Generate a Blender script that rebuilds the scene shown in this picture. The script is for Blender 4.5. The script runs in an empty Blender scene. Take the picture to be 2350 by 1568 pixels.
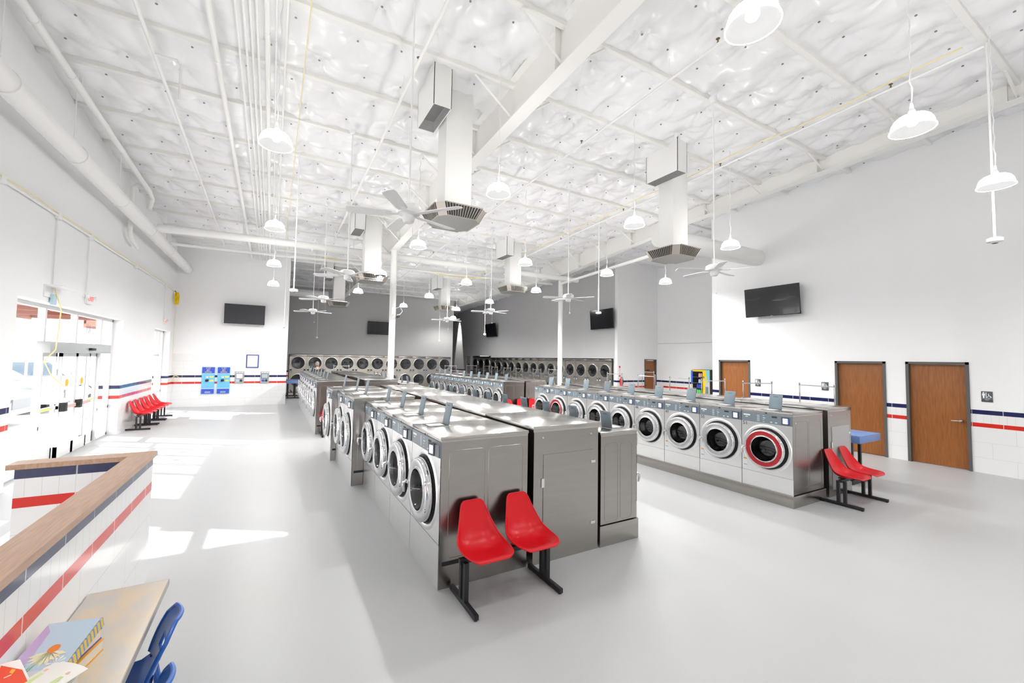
import bpy, bmesh, math, random
import numpy as np
from mathutils import Matrix, Vector
random.seed(7)
PI = math.pi
SC = bpy.context.scene
C = SC.collection

# ------------------------------------------------------------------ materials
MATS = {}
def mat(name, col=(.8, .8, .8), rough=.5, metal=0, emit=None, es=1.0, coat=0, spec=None, bump=0, bscale=30, aniso=0):
    if name in MATS: return MATS[name]
    m = bpy.data.materials.new(name); m.use_nodes = True
    b = m.node_tree.nodes['Principled BSDF']
    b.inputs['Base Color'].default_value = (*col, 1)
    b.inputs['Roughness'].default_value = rough
    b.inputs['Metallic'].default_value = metal
    if coat: b.inputs['Coat Weight'].default_value = coat
    if spec is not None: b.inputs['Specular IOR Level'].default_value = spec
    if emit:
        b.inputs['Emission Color'].default_value = (*emit, 1); b.inputs['Emission Strength'].default_value = es
    if bump:
        nt = m.node_tree; n = nt.nodes.new('ShaderNodeTexNoise'); n.inputs['Scale'].default_value = bscale
        g = nt.nodes.new('ShaderNodeNewGeometry'); nt.links.new(g.outputs['Position'], n.inputs['Vector'])
        bp = nt.nodes.new('ShaderNodeBump'); bp.inputs['Strength'].default_value = bump; bp.inputs['Distance'].default_value = .01
        nt.links.new(n.outputs['Fac'], bp.inputs['Height']); nt.links.new(bp.outputs['Normal'], b.inputs['Normal'])
    MATS[name] = m
    return m

def nodes(m): return m.node_tree, m.node_tree.nodes, m.node_tree.links
def noise_mix(name, c1, c2, scale=(1, 1, 1), nscale=5, rough=.4, metal=0, r1=None, coat=0, detail=4, lo=.35, hi=.65):
    """procedural colour that wanders between c1 and c2 along a stretched noise"""
    if name in MATS: return MATS[name]
    m = mat(name, c1, rough, metal, coat=coat); nt, N, L = nodes(m); b = N['Principled BSDF']
    tc = N.new('ShaderNodeTexCoord'); mp = N.new('ShaderNodeMapping'); mp.inputs['Scale'].default_value = scale
    n = N.new('ShaderNodeTexNoise'); n.inputs['Scale'].default_value = nscale; n.inputs['Detail'].default_value = detail
    r = N.new('ShaderNodeValToRGB'); r.color_ramp.elements[0].position = lo; r.color_ramp.elements[1].position = hi
    r.color_ramp.elements[0].color = (*c1, 1); r.color_ramp.elements[1].color = (*c2, 1)
    L.new(tc.outputs['Object'], mp.inputs['Vector']); L.new(mp.outputs['Vector'], n.inputs['Vector'])
    L.new(n.outputs['Fac'], r.inputs['Fac']); L.new(r.outputs['Color'], b.inputs['Base Color'])
    if r1 is not None:
        mr = N.new('ShaderNodeMapRange'); mr.inputs['To Min'].default_value = rough; mr.inputs['To Max'].default_value = r1
        L.new(n.outputs['Fac'], mr.inputs['Value']); L.new(mr.outputs['Result'], b.inputs['Roughness'])
    return m

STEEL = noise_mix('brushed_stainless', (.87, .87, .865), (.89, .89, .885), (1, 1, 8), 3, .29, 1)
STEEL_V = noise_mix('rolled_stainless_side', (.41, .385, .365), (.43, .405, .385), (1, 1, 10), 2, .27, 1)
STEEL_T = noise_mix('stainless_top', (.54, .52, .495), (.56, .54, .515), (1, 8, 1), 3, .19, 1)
CHROME = mat('chrome', (.82, .82, .83), .08, 1)
CHROME_R = mat('satin_chrome', (.68, .68, .69), .24, 1)
DRYSTEEL = noise_mix('dryer_stainless', (.56, .52, .46), (.64, .6, .54), (1, 1, 40), 6, .26, 1, r1=.4)
PANEL = mat('slate_blue_panel', (.20, .245, .28), .3)
PANEL_D = mat('panel_dark_hood', (.17, .19, .21), .4)
LIDM = mat('grey_blue_lid', (.22, .28, .32), .4)
WHITEINK = mat('white_print', (.85, .88, .9), .5)
SCREEN = mat('lit_screen', (.5, .55, .7), .2, emit=(.62, .68, .9), es=.75)
SCREENB = mat('lit_screen_blue', (.05, .1, .4), .2, emit=(.12, .2, .8), es=.7)
BLACK = mat('black_steel', (.012, .013, .015), .42)
RUBBER = mat('black_rubber', (.015, .016, .018), .6)
DARK = mat('dark_slot', (.03, .03, .032), .6)
DRUM = mat('drum_steel', (.16, .16, .17), .35, .8)
REDP = mat('red_plastic', (.66, .006, .014), .3, spec=.35)
REDRING = mat('red_door_ring', (.42, .008, .02), .25, coat=.4)
BLUEP = mat('blue_plastic', (.015, .12, .5), .3, coat=.2)
WHITE = mat('white_paint', (.86, .855, .84), .45)
WHITEB = mat('white_beam_paint', (.84, .83, .805), .5)
DUCTW = mat('white_duct_paint', (.84, .835, .82), .42)
PLASTW = mat('white_plastic', (.86, .86, .86), .35)
TAN = mat('tan_plastic', (.60, .56, .50), .4)
FRAME = mat('aluminium_frame', (.78, .79, .79), .4, .3)
FRAMED = mat('bronze_door_frame', (.10, .095, .09), .5)
ORANGE = mat('brass_head', (.16, .10, .05), .5)
YELLOW = mat('yellow_hose', (.85, .62, .0), .45)
YELLOWC = mat('pale_yellow_cord', (.85, .72, .35), .5)
TVB = mat('tv_screen', (.006, .007, .01), .12, coat=.3)
TVG = mat('tv_screen_matt', (.03, .032, .04), .5)
TVF = mat('tv_bezel', (.01, .01, .012), .35)
NAVY = (.015, .02, .09); RED = (.66, .03, .02)
LAMPE = mat('lamp_glow', (.9, .9, .9), .3, emit=(1, .985, .96), es=24.0)
LAMPI = mat('lamp_inner', (.10, .10, .10), .5, emit=(1, .99, .97), es=.50)
BULB = mat('bulb', (1, 1, 1), .3, emit=(1, .98, .95), es=2.5)
def glass(name, tint=(1, 1, 1), refl=.04):
    m = bpy.data.materials.new(name); m.use_nodes = True; nt, N, L = nodes(m); N.clear()
    o = N.new('ShaderNodeOutputMaterial'); mx = N.new('ShaderNodeMixShader'); t = N.new('ShaderNodeBsdfTransparent')
    g = N.new('ShaderNodeBsdfGlossy'); g.inputs['Roughness'].default_value = .03
    t.inputs['Color'].default_value = (*tint, 1); lw = N.new('ShaderNodeLayerWeight'); lw.inputs['Blend'].default_value = .5; pw = N.new('ShaderNodeMath'); pw.operation = 'POWER'; pw.inputs[1].default_value = 5
    ma = N.new('ShaderNodeMath'); ma.operation = 'MULTIPLY_ADD'; ma.inputs[1].default_value = .55; ma.inputs[2].default_value = refl
    L.new(lw.outputs['Facing'], pw.inputs[0]); L.new(pw.outputs[0], ma.inputs[0]); L.new(ma.outputs[0], mx.inputs['Fac']); L.new(t.outputs[0], mx.inputs[1]); L.new(g.outputs[0], mx.inputs[2])
    L.new(mx.outputs[0], o.inputs[0]); MATS[name] = m; return m
GLASS = glass('window_glass'); DGLASS = glass('smoked_door_glass', (.40, .42, .45), .10)
def wood(name, c1, c2, scale, rough=.35):
    m = noise_mix(name, c1, c2, scale, 3, rough, 0, coat=.0, detail=8, lo=.3, hi=.7); return m
DOORW = wood('stained_door_veneer', (.23, .078, .018), (.34, .12, .03), (14, 14, 1.2))
CAPW = wood('oak_cap', (.42, .25, .16), (.55, .36, .25), (30, 2, 10), .3)
TABLEW = noise_mix('mottled_laminate', (.62, .50, .36), (.50, .48, .45), (2.2, 1.2, 1), 4, .35, detail=6, lo=.38, hi=.62)
BLUETOP = noise_mix('speckled_blue_laminate', (.10, .20, .48), (.22, .34, .66), (1, 1, 1), 90, .4, detail=2)
CONC = noise_mix('outside_concrete', (.52, .52, .5), (.6, .6, .58), (1, 1, 1), .7, .8)

def white_floor():
    m = mat('polished_grey_floor', (.60, .60, .60), .2); nt, N, L = nodes(m); b = N['Principled BSDF']
    g = N.new('ShaderNodeNewGeometry'); n = N.new('ShaderNodeTexNoise'); n.inputs['Scale'].default_value = .55; n.inputs['Detail'].default_value = 2
    L.new(g.outputs['Position'], n.inputs['Vector'])
    r = N.new('ShaderNodeValToRGB'); r.color_ramp.elements[0].position = .2; r.color_ramp.elements[1].position = .8
    r.color_ramp.elements[0].color = (.60, .60, .598, 1); r.color_ramp.elements[1].color = (.635, .635, .632, 1)
    b.inputs['Base Color'].default_value = (.50, .505, .51, 1)
    n2 = N.new('ShaderNodeTexNoise'); n2.inputs['Scale'].default_value = .8; n2.inputs['Detail'].default_value = 2
    mr = N.new('ShaderNodeMapRange'); b.inputs['Roughness'].default_value = .40
    return m
FLOOR = white_floor()

def tile_wall(name, axis, base, navy, red, ztop, row=.3, wid=.6, paint=(.88, .88, .885)):
    """painted wall with a glazed tile dado: axis = running world axis (0 X, 1 Y)"""
    m = mat(name, paint, .5); nt, N, L = nodes(m); b = N['Principled BSDF']
    g = N.new('ShaderNodeNewGeometry'); s = N.new('ShaderNodeSeparateXYZ'); L.new(g.outputs['Position'], s.inputs[0])
    z = s.outputs[2]; u = s.outputs[axis]
    def math_(op, a, bb, c=None):
        n = N.new('ShaderNodeMath'); n.operation = op
        for i, v in enumerate((a, bb) if c is None else (a, bb, c)):
            if isinstance(v, (int, float)): n.inputs[i].default_value = v
            else: L.new(v, n.inputs[i])
        return n.outputs[0]
    def band(z0, z1): return math_('MULTIPLY', math_('GREATER_THAN', z, z0), math_('LESS_THAN', z, z1))
    def mix(f, a, c):
        n = N.new('ShaderNodeMix'); n.data_type = 'RGBA'; L.new(f, n.inputs[0])
        for i, v in ((6, a), (7, c)):
            if isinstance(v, tuple): n.inputs[i].default_value = (*v, 1)
            else: L.new(v, n.inputs[i])
        return n.outputs[2]
    cx = N.new('ShaderNodeCombineXYZ'); L.new(u, cx.inputs[0]); L.new(z, cx.inputs[1])
    br = N.new('ShaderNodeTexBrick'); br.inputs['Scale'].default_value = 1; br.inputs['Mortar Size'].default_value = .0022
    br.inputs['Brick Width'].default_value = wid; br.inputs['Row Height'].default_value = row; br.offset = .5
    for k in ('Color1', 'Color2'): br.inputs[k].default_value = (*base, 1)
    br.inputs['Mortar'].default_value = (.62, .63, .64, 1); L.new(cx.outputs[0], br.inputs['Vector'])
    def joints(w, lw):
        f = math_('FRACT', math_('DIVIDE', math_('ADD', u, 50.0), w), 0); return math_('LESS_THAN', f, lw / w)
    small = mix(joints(.1, .004), base, (.66, .67, .68))
    navyc = mix(joints(.405, .01), navy, (.45, .46, .5)); redc = mix(joints(.405, .01), red, (.85, .5, .45))
    n0, n1, r0, r1 = .0, .0, .0, .0
    (n0, n1), (r0, r1) = tile_wall.bands
    col = br.outputs['Color']
    col = mix(band(r1, n0), col, small); col = mix(band(n0, n1), col, navyc); col = mix(band(r0, r1), col, redc)
    dado = math_('LESS_THAN', z, ztop)
    col = mix(dado, paint, col); L.new(col, b.inputs['Base Color'])
    L.new(math_('SUBTRACT', .55, math_('MULTIPLY', dado, .43)), b.inputs['Roughness'])
    return m
tile_wall.bands = ((1.15, 1.235), (.90, .98))
WTILE = (.83, .83, .83)
WALL_Y = tile_wall('wall_paint_tile_y', 1, WTILE, NAVY, RED, 1.235)
WALL_X = tile_wall('wall_paint_tile_x', 0, WTILE, NAVY, RED, 1.235)
WALL_XT = tile_wall('wall_paint_tall_tile_x', 0, WTILE, NAVY, RED, 2.07)
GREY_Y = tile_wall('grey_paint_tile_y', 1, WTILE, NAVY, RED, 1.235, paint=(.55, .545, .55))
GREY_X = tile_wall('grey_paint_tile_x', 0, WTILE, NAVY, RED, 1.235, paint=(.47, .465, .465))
tile_wall.bands = ((1.04, 1.12), (.81, .89))
PART_Y = tile_wall('partition_tile_y', 1, WTILE, NAVY, RED, 3)
PART_X = tile_wall('partition_tile_x', 0, WTILE, NAVY, RED, 3)

# ------------------------------------------------------------------ mesh builder
def plate_hole(mb, y0, y1, z0, z1, cy, cz, r, x, mi=0, n=48, axis='x'):
    """flat plate in the plane x (or y) with a round hole"""
    vs = []; fs = []
    for k in range(n):
        a = 2 * PI * k / n; c, s = math.cos(a), math.sin(a)
        t = min(((y1 - cy) if c > 0 else (y0 - cy)) / c if abs(c) > 1e-6 else 1e9, ((z1 - cz) if s > 0 else (z0 - cz)) / s if abs(s) > 1e-6 else 1e9)
        for q in ((cy + r * c, cz + r * s), (cy + t * c, cz + t * s)): vs.append((x, q[0], q[1]) if axis == 'x' else (q[0], x, q[1]))
    for k in range(n): j = (k + 1) % n; fs.append((2 * k, 2 * k + 1, 2 * j + 1, 2 * j))
    for (yc, zc) in ((y0, z0), (y1, z0), (y1, z1), (y0, z1)):
        best = min(range(n), key=lambda k: 0 if False else abs(((math.atan2(zc - cz, yc - cy)) % (2 * PI)) - (2 * PI * (k + .5) / n)))
        k = best; j = (k + 1) % n; vs.append((x, yc, zc) if axis == 'x' else (yc, x, zc)); fs.append((2 * k + 1, len(vs) - 1, 2 * j + 1))
    mb.add(vs, fs, mi)
class MB:
    def __init__(s): s.v = []; s.f = []; s.m = []; s.sm = []
    def add(s, vs, fs, mi=0, smooth=False):
        o = len(s.v); s.v += [tuple(p) for p in vs]
        for f in fs: s.f.append([i + o for i in f]); s.m.append(mi); s.sm.append(smooth)
    def box(s, x0, y0, z0, x1, y1, z1, mi=0, bev=0):
        if x0 > x1: x0, x1 = x1, x0
        if y0 > y1: y0, y1 = y1, y0
        if z0 > z1: z0, z1 = z1, z0
        if bev <= 0:
            s.add([(x0, y0, z0), (x1, y0, z0), (x1, y1, z0), (x0, y1, z0), (x0, y0, z1), (x1, y0, z1), (x1, y1, z1), (x0, y1, z1)],
                  [(3, 2, 1, 0), (4, 5, 6, 7), (0, 1, 5, 4), (1, 2, 6, 5), (2, 3, 7, 6), (3, 0, 4, 7)], mi); return s
        bm = bmesh.new(); bmesh.ops.create_cube(bm, size=1)
        bmesh.ops.scale(bm, vec=(x1 - x0, y1 - y0, z1 - z0), verts=bm.verts)
        bmesh.ops.translate(bm, vec=((x0 + x1) / 2, (y0 + y1) / 2, (z0 + z1) / 2), verts=bm.verts)
        bmesh.ops.bevel(bm, geom=bm.edges[:], offset=min(bev, .49 * min(x1 - x0, y1 - y0, z1 - z0)), segments=2, profile=.5, affect='EDGES')
        bm.verts.index_update(); s.add([v.co[:] for v in bm.verts], [[v.index for v in f.verts] for f in bm.faces], mi, True); bm.free(); return s
    def tube(s, pts, r, n=8, mi=0, caps=True, closed=False):
        pts = [Vector(p) for p in pts]; rings = []; up = None
        N = len(pts)
        for i, p in enumerate(pts):
            a = pts[(i - 1) % N] if (closed or i > 0) else p; b = pts[(i + 1) % N] if (closed or i < N - 1) else p
            d = (b - a).normalized()
            if up is None:
                up = Vector((0, 0, 1)) if abs(d.z) < .9 else Vector((1, 0, 0))
            x = d.cross(up).normalized(); y = x.cross(d).normalized(); up = y
            rr = r[i] if isinstance(r, (list, tuple)) else r
            rings.append([p + (x * math.cos(2 * PI * k / n) + y * math.sin(2 * PI * k / n)) * rr for k in range(n)])
        vs = [q for g in rings for q in g]; fs = []
        M = N if closed else N - 1
        for i in range(M):
            for k in range(n):
                a = i * n + k; b = i * n + (k + 1) % n; c = ((i + 1) % N) * n + (k + 1) % n; d_ = ((i + 1) % N) * n + k
                fs.append((a, d_, c, b))
        s.add(vs, fs, mi, True)
        if caps and not closed:
            s.add(rings[0], [tuple(range(n))], mi); s.add(rings[-1], [tuple(reversed(range(n)))], mi)
        return s
    def lathe(s, prof, c=(0, 0, 0), axis='z', n=24, mi=0, close=False):
        """prof: (radius, height along axis)"""
        vs = []; fs = []
        for (r, h) in prof:
            for k in range(n):
                a = 2 * PI * k / n; u, v = r * math.cos(a), r * math.sin(a)
                if axis == 'z': q = (u, v, h)
                elif axis == 'x': q = (h, u, v)
                elif axis == 'y': q = (v, h, u)
                vs.append((q[0] + c[0], q[1] + c[1], q[2] + c[2]))
        P = len(prof)
        for i in range(P if close else P - 1):
            for k in range(n):
                j = (i + 1) % P
                fs.append((i * n + k, i * n + (k + 1) % n, j * n + (k + 1) % n, j * n + k))
        s.add(vs, fs, mi, True); return s
    def cyl(s, p0, p1, r, n=12, mi=0): return s.tube([p0, p1], r, n, mi)
    def prism(s, poly, a0, a1, axis='x', mi=0):
        """poly: 2D outline in the two other axes (order y,z / x,z / x,y)"""
        def P(q, a): return (a, q[0], q[1]) if axis == 'x' else (q[0], a, q[1]) if axis == 'y' else (q[0], q[1], a)
        n = len(poly); vs = [P(q, a0) for q in poly] + [P(q, a1) for q in poly]
        fs = [tuple(range(n))[::-1], tuple(range(n, 2 * n))] + [(i, (i + 1) % n, n + (i + 1) % n, n + i) for i in range(n)]
        s.add(vs, fs, mi); return s
    def grid(s, P, mi=0, flip=False):
        """P[i][j] points"""
        a, b = len(P), len(P[0]); vs = [q for r in P for q in r]
        fs = [((i * b + j, i * b + j + 1, (i + 1) * b + j + 1, (i + 1) * b + j)[::-1 if flip else 1]) for i in range(a - 1) for j in range(b - 1)]
        s.add(vs, fs, mi, True); return s
    def obj(s, name, mats, parent=None, loc=None, rz=0, label=None):
        me = bpy.data.meshes.new(name); me.from_pydata(s.v, [], s.f)
        if not isinstance(mats, (list, tuple)): mats = [mats]
        for m in mats: me.materials.append(m)
        me.polygons.foreach_set('material_index', s.m); me.polygons.foreach_set('use_smooth', s.sm)
        bm = bmesh.new(); bm.from_mesh(me); bmesh.ops.remove_doubles(bm, verts=bm.verts, dist=1e-5) if any(s.sm) else None
        bmesh.ops.recalc_face_normals(bm, faces=bm.faces); bm.to_mesh(me); bm.free()
        if any(s.sm): me.set_sharp_from_angle(angle=math.radians(38))
        o = bpy.data.objects.new(name, me); C.objects.link(o)
        if parent: o.parent = parent
        if loc: o.location = loc
        if rz: o.rotation_euler = (0, 0, rz)
        if label: o['label'] = label
        return o

def thing(name, label, cat, loc=(0, 0, 0), rz=0, group=None):
    o = bpy.data.objects.new(name, None); C.objects.link(o); o.empty_display_size = .1
    o.location = loc; o.rotation_euler = (0, 0, rz); tag(o, label, cat, group); return o
def tag(o, label, cat, group=None, kind=None):
    o['label'] = label; o['category'] = cat
    if group: o['group'] = group
    if kind: o['kind'] = kind
    return o
def struct(o, label=None):
    o['kind'] = 'structure'
    if label: o['label'] = label
    return o
KIDS = {}
def dup(o, loc=None, rz=None, label=None, group=None, parent=None):
    c = o.copy(); C.objects.link(c)
    if parent: c.parent = parent
    if loc is not None: c.location = loc
    if rz is not None: c.rotation_euler = (0, 0, rz)
    if label: c['label'] = label
    if group: c['group'] = group
    for ch in list(o.children): dup(ch, parent=c)
    return c
class Proto:
    """first call uses the prototype itself, later calls copy it"""
    def __init__(s, make): s.make = make; s.o = None
    def __call__(s, loc, rz, label, group=None):
        if s.o is None: s.o = s.make(); o = s.o; o.location = loc; o.rotation_euler = (0, 0, rz); o['label'] = label; 
        else: o = dup(s.o, loc, rz, label)
        if group: o['group'] = group
        return o
def text(s, size, name, m, parent, M, ext=.001):
    cu = bpy.data.curves.new(name, 'FONT'); cu.body = s; cu.size = size; cu.align_x = 'CENTER'; cu.align_y = 'CENTER'; cu.extrude = ext
    cu.resolution_u = 2
    t = bpy.data.objects.new(name, cu); C.objects.link(t)
    dg = bpy.context.evaluated_depsgraph_get(); me = bpy.data.meshes.new_from_object(t.evaluated_get(dg)); bpy.data.objects.remove(t)
    me.transform(M); me.materials.clear(); me.materials.append(m)
    o = bpy.data.objects.new(name, me); C.objects.link(o); o.parent = parent; return o
def facing(d, at):
    """matrix turning XY text to read on a face whose outward normal is d ('-x','-y','+x')"""
    cols = {'-x': ((0, -1, 0), (0, 0, 1), (-1, 0, 0)), '-y': ((1, 0, 0), (0, 0, 1), (0, -1, 0)), '+x': ((0, 1, 0), (0, 0, 1), (1, 0, 0))}[d]
    M = Matrix([[cols[j][i] for j in range(3)] for i in range(3)]).to_4x4(); M.translation = Vector(at); return M
ORD = ['nearest', 'second', 'third', 'fourth', 'fifth', 'sixth', 'seventh', 'eighth', 'ninth', 'tenth', 'eleventh', 'twelfth', 'thirteenth', 'fourteenth', 'fifteenth', 'sixteenth', 'seventeenth', 'eighteenth', 'nineteenth', 'twentieth', 'twenty-first', 'twenty-second']
def CZ(y): return 7.09 - .038 * y      # underside of the insulated roof
# ------------------------------------------------------------------ the building
struct(MB().box(-3.6, -6, -.15, 16.3, 34.5, 0).obj('floor', FLOOR), 'polished light grey floor')
# left wall with the storefront openings (outer face X -3.8, inner face X -3.35)
OPEN = [(-4.5, 1.0), (4.0, 7.98), (8.8, 13.81), (16.98, 19.3)]  # first opening lies out of view, added for fill light
w = MB(); y = -6.15
for a, b in OPEN:
    w.box(-3.8, y, -.15, -3.35, a, 7.6); w.box(-3.8, a, 2.89, -3.35, b, 7.6); y = b
w.box(-3.8, y, -.15, -3.35, 34.5, 7.4)
struct(w.obj('wall_left', WALL_Y), 'white storefront wall with navy and red tile stripes')
struct(MB().box(-3.35, 19.91, 0, .57, 20.11, 6.9).obj('wall_front_left', WALL_XT), 'white wall with tall white tile dado and bill changers')
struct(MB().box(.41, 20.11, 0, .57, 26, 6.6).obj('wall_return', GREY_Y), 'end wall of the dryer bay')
struct(MB().box(12.35, -6, 0, 12.55, 2.67, 7.5).box(12.35, 3.62, 0, 12.55, 3.96, 7.5).box(12.35, 4.93, 0, 12.55, 7.02, 7.5)
       .box(12.35, 7.98, 0, 12.55, 8.2, 7.5).box(12.35, 2.67, 2.18, 12.55, 3.62, 7.5).box(12.35, 3.96, 2.18, 12.55, 4.93, 7.5).box(12.35, 7.02, 2.18, 12.55, 7.98, 7.5)
       .box(12.55, 8.0, 0, 16.2, 8.2, 7.4).obj('wall_right', WALL_Y), 'white wall with three wooden doors')
struct(MB().box(12.95, 2.4, 0, 13.05, 8.0, 2.4).box(12.55, 2.4, 2.3, 13.05, 8.0, 2.4).obj('wall_behind_doors', WHITE))
struct(MB().box(16.0, 8.2, 0, 16.2, 13.6, 7.4).obj('wall_alcove', WALL_Y), 'white recessed wall behind the vending machine')
struct(MB().box(13.4, 13.39, 0, 15.1, 13.55, 7.4).box(15.9, 13.39, 0, 16.2, 13.55, 7.4).box(15.1, 13.39, 2.2, 15.9, 13.55, 7.4).obj('wall_far_right', WALL_X), 'white wall with a narrow wooden door')
struct(MB().box(15.0, 14.0, 0, 16.0, 14.1, 2.4).obj('wall_closet', WHITE))
# grey side wall (with the dryer recess) and grey bulkhead wall above the rear dryers
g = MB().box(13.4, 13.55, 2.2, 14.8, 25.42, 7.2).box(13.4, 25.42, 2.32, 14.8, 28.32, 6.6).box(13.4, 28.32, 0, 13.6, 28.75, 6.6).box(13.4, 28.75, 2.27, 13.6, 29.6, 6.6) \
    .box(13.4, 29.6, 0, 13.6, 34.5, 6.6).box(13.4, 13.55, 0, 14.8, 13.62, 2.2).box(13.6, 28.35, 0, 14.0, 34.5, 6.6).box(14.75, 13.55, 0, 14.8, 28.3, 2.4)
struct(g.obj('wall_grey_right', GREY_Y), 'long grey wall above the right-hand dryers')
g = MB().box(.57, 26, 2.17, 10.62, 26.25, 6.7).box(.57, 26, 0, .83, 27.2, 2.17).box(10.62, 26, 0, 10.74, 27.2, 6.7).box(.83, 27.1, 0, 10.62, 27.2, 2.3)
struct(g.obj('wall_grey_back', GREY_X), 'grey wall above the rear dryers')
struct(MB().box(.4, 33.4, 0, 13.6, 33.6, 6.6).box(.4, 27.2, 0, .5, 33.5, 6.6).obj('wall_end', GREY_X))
struct(MB().box(-3.8, -6.2, 0, 12.6, -6, 7.8).obj('wall_behind', WHITE))
# restroom / office doors
def door(n, ax, y0, y1, ztop, X, lab, handle=True, opened=False):
    """door in a Y-running (ax 1) or X-running wall; recessed face"""
    p = thing('door_%d' % n, lab, 'door'); del p['category']; p['kind'] = 'structure'
    def bx(u0, d0, z0, u1, d1, z1, mb, **k):
        if ax == 1: mb.box(X + d0, u0, z0, X + d1, u1, z1, **k)
        else: mb.box(u0, X + d0, z0, u1, X + d1, z1, **k)
    f = MB(); bx(y0 - .05, -.02, 0, y0, .13, ztop + .05, f); bx(y1, -.02, 0, y1 + .05, .13, ztop + .05, f); bx(y0 - .05, -.02, ztop, y1 + .05, .13, ztop + .05, f)
    f.obj('door_frame', FRAMED, p)
    l = MB(); bx(y0 + .003, .06, .01, y1 - .003, .1, ztop - .004, l); l.obj('door_leaf', DOORW, p)
    if handle:
        h = MB(); yy = y0 + .09; zz = .98
        h.cyl((X + .06, yy, zz), (X + .0, yy, zz), .028, 16).tube([(X + .005, yy, zz), (X - .03, yy, zz), (X - .035, yy + .03, zz), (X - .03, yy + .13, zz - .004)], .009, 8)
        h.obj('door_handle', CHROME_R, p, label='chrome lever handle')
    return p
door(1, 1, 2.72, 3.57, 2.13, 12.35, 'wooden restroom door nearest the camera with a chrome lever')
door(2, 1, 4.01, 4.88, 2.13, 12.35, 'wooden restroom door behind the blue folding table', handle=False)
door(3, 1, 7.07, 7.93, 2.13, 12.35, 'wooden door beside the vending machine', handle=False)
d4 = door(4, 0, 15.15, 15.85, 2.15, 13.39, 'narrow wooden door in the far right alcove with a small black plate', handle=False)
MB().box(15.28, 13.435, 1.66, 15.5, 13.445, 1.72).box(15.24, 13.43, .95, 15.27, 13.445, 1.0).obj('door_plate', BLACK, d4)
dg = thing('door_5', 'grey painted door at the far end of the grey wall', 'door'); del dg['category']; dg['kind'] = 'structure'
GREYD = mat('grey_door_paint', (.36, .36, .35), .5)
MB().box(13.36, 28.73, 0, 13.42, 28.78, 2.3).box(13.36, 29.55, 0, 13.42, 29.6, 2.3).box(13.36, 28.73, 2.25, 13.42, 29.6, 2.3).obj('door_frame', GREYD, dg)
MB().box(13.41, 28.78, 0, 13.45, 29.55, 2.25).obj('door_leaf', GREYD, dg); MB().box(13.395, 29.0, 1.6, 13.41, 29.15, 1.72).obj('door_plate', BLACK, dg)

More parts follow.
